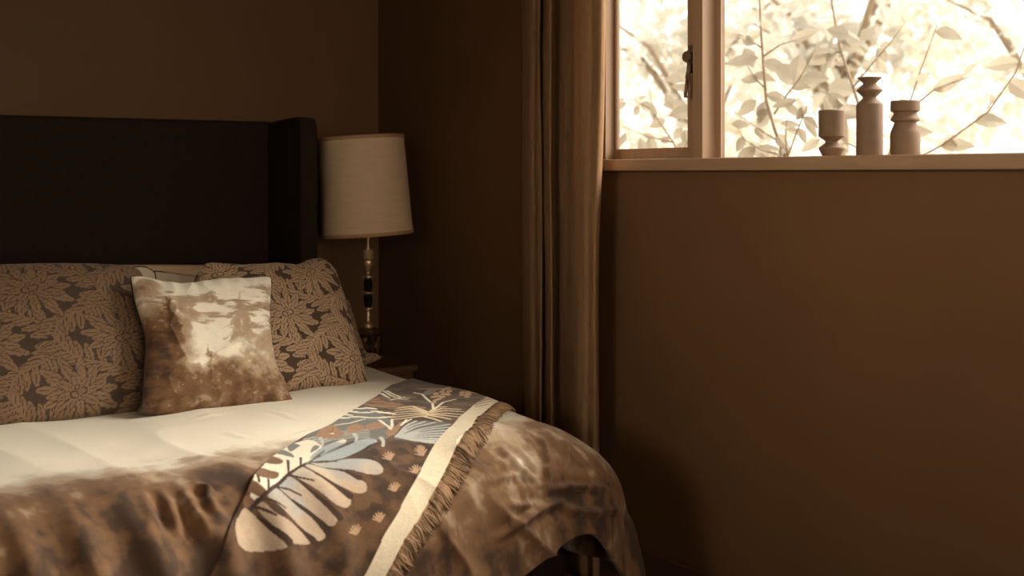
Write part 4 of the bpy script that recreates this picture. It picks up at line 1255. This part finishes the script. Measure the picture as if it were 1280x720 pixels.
shrub('leafy_shrub', 'upright leafy shrub in front of the wide window, beside the mullion', 1.35,
      [(0.010, [(992, 222, 0), (978, 188, 0), (968, 160, 0), (958, 126, 0), (955, 90, 0), (952, 48, 0), (950, 10, 0), (948, -40, .05)], .11, 1),
       (0.0045, [(968, 142, 0), (984, 118, -.02), (998, 100, -.03), (1012, 76, -.04), (1024, 52, 0)], .07, 1),
       (0.0042, [(958, 112, 0), (944, 98, .02), (934, 82, .04), (926, 70, .05)], .07, 1.05),
       (0.0042, [(975, 178, 0), (950, 162, .02), (932, 150, .05), (918, 140, .05)], .10, .9),
       (0.004, [(978, 194, 0), (952, 188, .02), (930, 174, .04), (922, 160, .05)], .08, 1),
       (0.0042, [(984, 200, 0), (982, 170, -.03), (984, 145, -.05)], .09, .9),
       (0.0042, [(984, 198, 0), (996, 165, -.04), (1006, 140, -.06), (1012, 128, -.06)], .08, 1),
       (0.004, [(955, 70, 0), (975, 56, .05), (996, 50, .05)], .06, 1.2), (0.004, [(953, 60, 0), (930, 46, .05), (918, 40, .05)], .07, 1.1)], 0.085,
      [(948, 72, 0, 190, 42, 16, .1), (952, 78, 0, -15, 36, 18, .1), (968, 82, 0, -35, 42, 26, .2), (930, 60, .04, -60, 28, 18, .2), (1000, 68, 0, -100, 36, 22, .1), (1004, 95, 0, -5, 34, 18, .1), (990, 104, 0, 12, 34, 14, .1),
       (945, 125, 0, 220, 30, 16, .2), (956, 126, 0, -100, 28, 18, .2), (960, 138, 0, 200, 16, 10, .2), (996, 125, 0, -165, 32, 12, .1), (980, 130, -.04, -35, 28, 12, .1), (1008, 132, -.04, -125, 22, 12, .1), (975, 154, -.03, -5, 26, 10, .1),
       (998, 160, -.04, -60, 22, 11, .2), (1004, 146, -.05, -55, 32, 12, .1), (914, 155, .05, -2, 24, 12, .1), (930, 170, .05, 245, 22, 12, .1), (946, 184, .02, -5, 32, 10, .1), (944, 184, .04, 220, 32, 18, .1), (950, 190, .06, -30, 22, 14, .1)])
shrub('leafy_shrub', 'wide leafy shrub seen behind the ceramic vases', 1.7,
      [(0.010, [(1098, 230, 0), (1088, 180, 0), (1070, 120, 0), (1050, 60, .05), (1040, 5, .05), (1036, -50, .1)], .10, 1),
       (0.0048, [(1080, 150, 0), (1058, 135, .05), (1040, 120, .1), (1022, 112, .1)], .07, 1.1),
       (0.0045, [(1066, 110, 0), (1090, 80, .05), (1112, 55, .05), (1130, 30, .1)], .08, 1.1),
       (0.0045, [(1052, 66, .05), (1030, 62, .05), (1010, 74, .05)], .06, 1.2),
       (0.0045, [(1092, 195, 0), (1062, 180, .05), (1032, 172, .1), (1015, 176, .1)], .08, 1),
       (0.006, [(1098, 222, 0), (1130, 150, 0), (1150, 90, .05), (1172, 30, .1)], .09, 1.1),
       (0.0045, [(1134, 140, 0), (1170, 110, .05), (1215, 95, .1)], .07, 1.1),
       (0.006, [(1098, 225, 0), (1180, 180, 0), (1235, 140, .05), (1270, 90, .1), (1290, 30, .1)], .08, 1.1)], 0.10,
      [(1035, 108, .05, -10, 34, 26, .1), (1038, 116, .05, -50, 34, 18, .1), (1030, 120, .05, -70, 36, 12, .1), (1052, 60, .05, 20, 26, 24, .1), (1075, 50, .05, 40, 24, 16, .1), (1042, 64, .05, -100, 22, 18, .1), (1062, 46, .05, 160, 30, 20, .1), (1096, 60, .05, -60, 24, 16, .1)])

def far_tree(label, x, y, h, rad, n, lsz, seed, zc):
    r = random.Random(seed)
    root = empty('garden_tree', (x, y, -0.3), label, 'tree', 'trees beyond the shrubs')
    tr = MB()
    tr.tube([(x, y, -0.3), (x + .05, y + .04, zc * .5), (x - .03, y, zc)], [0.10, 0.08, 0.05], 10)
    for k in range(7):
        a = k * 2 * PI / 7 + r.random()
        tr.tube([(x, y, zc * (.6 + .05 * k)), (x + rad * .4 * math.cos(a), y + rad * .4 * math.sin(a), zc + .1 * k), (x + rad * .8 * math.cos(a), y + rad * .8 * math.sin(a), zc + .15 * k + .2)], [0.04, .025, .01], 7)
    tr.build('trunk', M['bark'], root, smooth=True)
    lv = MB()
    clumps = [Vector((r.gauss(0, .42) * rad, r.gauss(0, .42) * rad, r.uniform(-.5, .5) * h)) for _ in range(26)]
    for _ in range(n):
        c = r.choice(clumps)
        b = Vector((x, y, zc + .3)) + c + Vector((r.gauss(0, .16) * rad, r.gauss(0, .16) * rad, r.gauss(0, .14) * rad))
        if b.z < 0.1: continue
        d = Vector((r.uniform(-1, 1), r.uniform(-1, 1), r.uniform(-.9, .3)))
        l_ = lsz * r.uniform(.7, 1.3)
        leaf_mesh(lv, b, d, Vector((r.uniform(-1, .4), r.uniform(-1, .5), .5)), l_, l_ * .55, .2)
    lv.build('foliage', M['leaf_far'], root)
for a in (('pale feathery tree far behind the narrow left window light', 6.52, 5.12, 3.2, 1.5, 2000, .17, 1, 2.3),
          ('pale tree far behind the shrub beside the mullion', 5.9, 2.6, 2.6, 1.1, 1300, .15, 2, 2.3),
          ('pale tree far behind the vases on the sill', 8.6, 2.3, 3.0, 1.4, 1500, .17, 3, 2.6),
          ('pale tree far off at the right end of the window', 8.6, -0.8, 3.0, 1.4, 1500, .17, 4, 2.4)):
    far_tree(*a)

# ================================================================== light
wd = bpy.data.worlds.new('sky')
scn.world = wd
wd.use_nodes = True
bg = wd.node_tree.nodes['Background']
bg.inputs['Color'].default_value = (1.0, 0.965, 0.91, 1)
bg.inputs['Strength'].default_value = SKY

def sun(name, d, e, ang, colr):
    l = bpy.data.lights.new(name, 'SUN')
    l.energy = e; l.angle = math.radians(ang); l.color = colr
    o = bpy.data.objects.new(name, l)
    o.rotation_euler = Vector(d).to_track_quat('-Z', 'Y').to_euler()
    o.location = (3, -4, 5)
    COL.objects.link(o)
sun('hazy_sun', (-1.0, 0.40, -0.92), SUN, 38, (1.0, 0.92, 0.81))
# fill lamp at the added rear window, aimed at the pillows
al = bpy.data.lights.new('rear_fill_light', 'AREA')
al.shape = 'RECTANGLE'; al.size = FX1 - FX0 - .1; al.size_y = FZ1 - FZ0 - .1
al.spread = math.radians(56); al.energy = REAR; al.color = (1.0, 0.84, 0.66)
ao = bpy.data.objects.new('rear_fill_light', al)
ao.location = ((FX0 + FX1) / 2, YF - 0.15, (FZ0 + FZ1) / 2)
ao.rotation_euler = (PI / 2, 0, 0)
ao.rotation_euler = (Vector((-1.3, -0.4, 1.0)) - ao.location).to_track_quat('-Z', 'Z').to_euler()
COL.objects.link(ao)

# lamp at the added left window, aimed to brighten the window wall
bl_l = bpy.data.lights.new('side_fill_light', 'AREA')
bl_l.shape = 'RECTANGLE'; bl_l.size = LY1 - LY0 - .1; bl_l.size_y = LZ1 - LZ0 - .1
bl_l.spread = math.radians(SPREAD); bl_l.energy = SIDE; bl_l.color = (1.0, 0.84, 0.66)
bo_l = bpy.data.objects.new('side_fill_light', bl_l)
bo_l.location = (XL - 0.15, (LY0 + LY1) / 2, (LZ0 + LZ1) / 2)
bo_l.rotation_euler = (Vector((0, -2.75, 1.40)) - bo_l.location).to_track_quat('-Z', 'Z').to_euler()
COL.objects.link(bo_l)

# ================================================================== camera
cd = bpy.data.cameras.new('camera')
cd.sensor_width = 36.0
cd.lens = 36.0 * FPX / 1280.0
cd.shift_y = -(360.0 - CY) / 1280.0
cd.clip_start = 0.05; cd.clip_end = 200
cd.dof.use_dof = True
cd.dof.focus_distance = 3.45
cd.dof.aperture_fstop = 2.6
co = bpy.data.objects.new('camera', cd)
co.location = CAM
co.rotation_euler = (PI / 2, 0, -math.atan2(UY, UX))
COL.objects.link(co)
scn.camera = co

vs_ = scn.view_settings
vs_.view_transform = 'Standard'
vs_.look = 'None'
vs_.exposure = EXPOSURE
vs_.gamma = 1.0
vs_.use_curve_mapping = False
scn.cycles.use_denoising = True
scn.cycles.max_bounces = 10
scn.cycles.diffuse_bounces = 5
scn.cycles.transparent_max_bounces = 16
scn.cycles.caustics_reflective = False
scn.cycles.caustics_refractive = False
scn.cycles.sample_clamp_indirect = 6.0
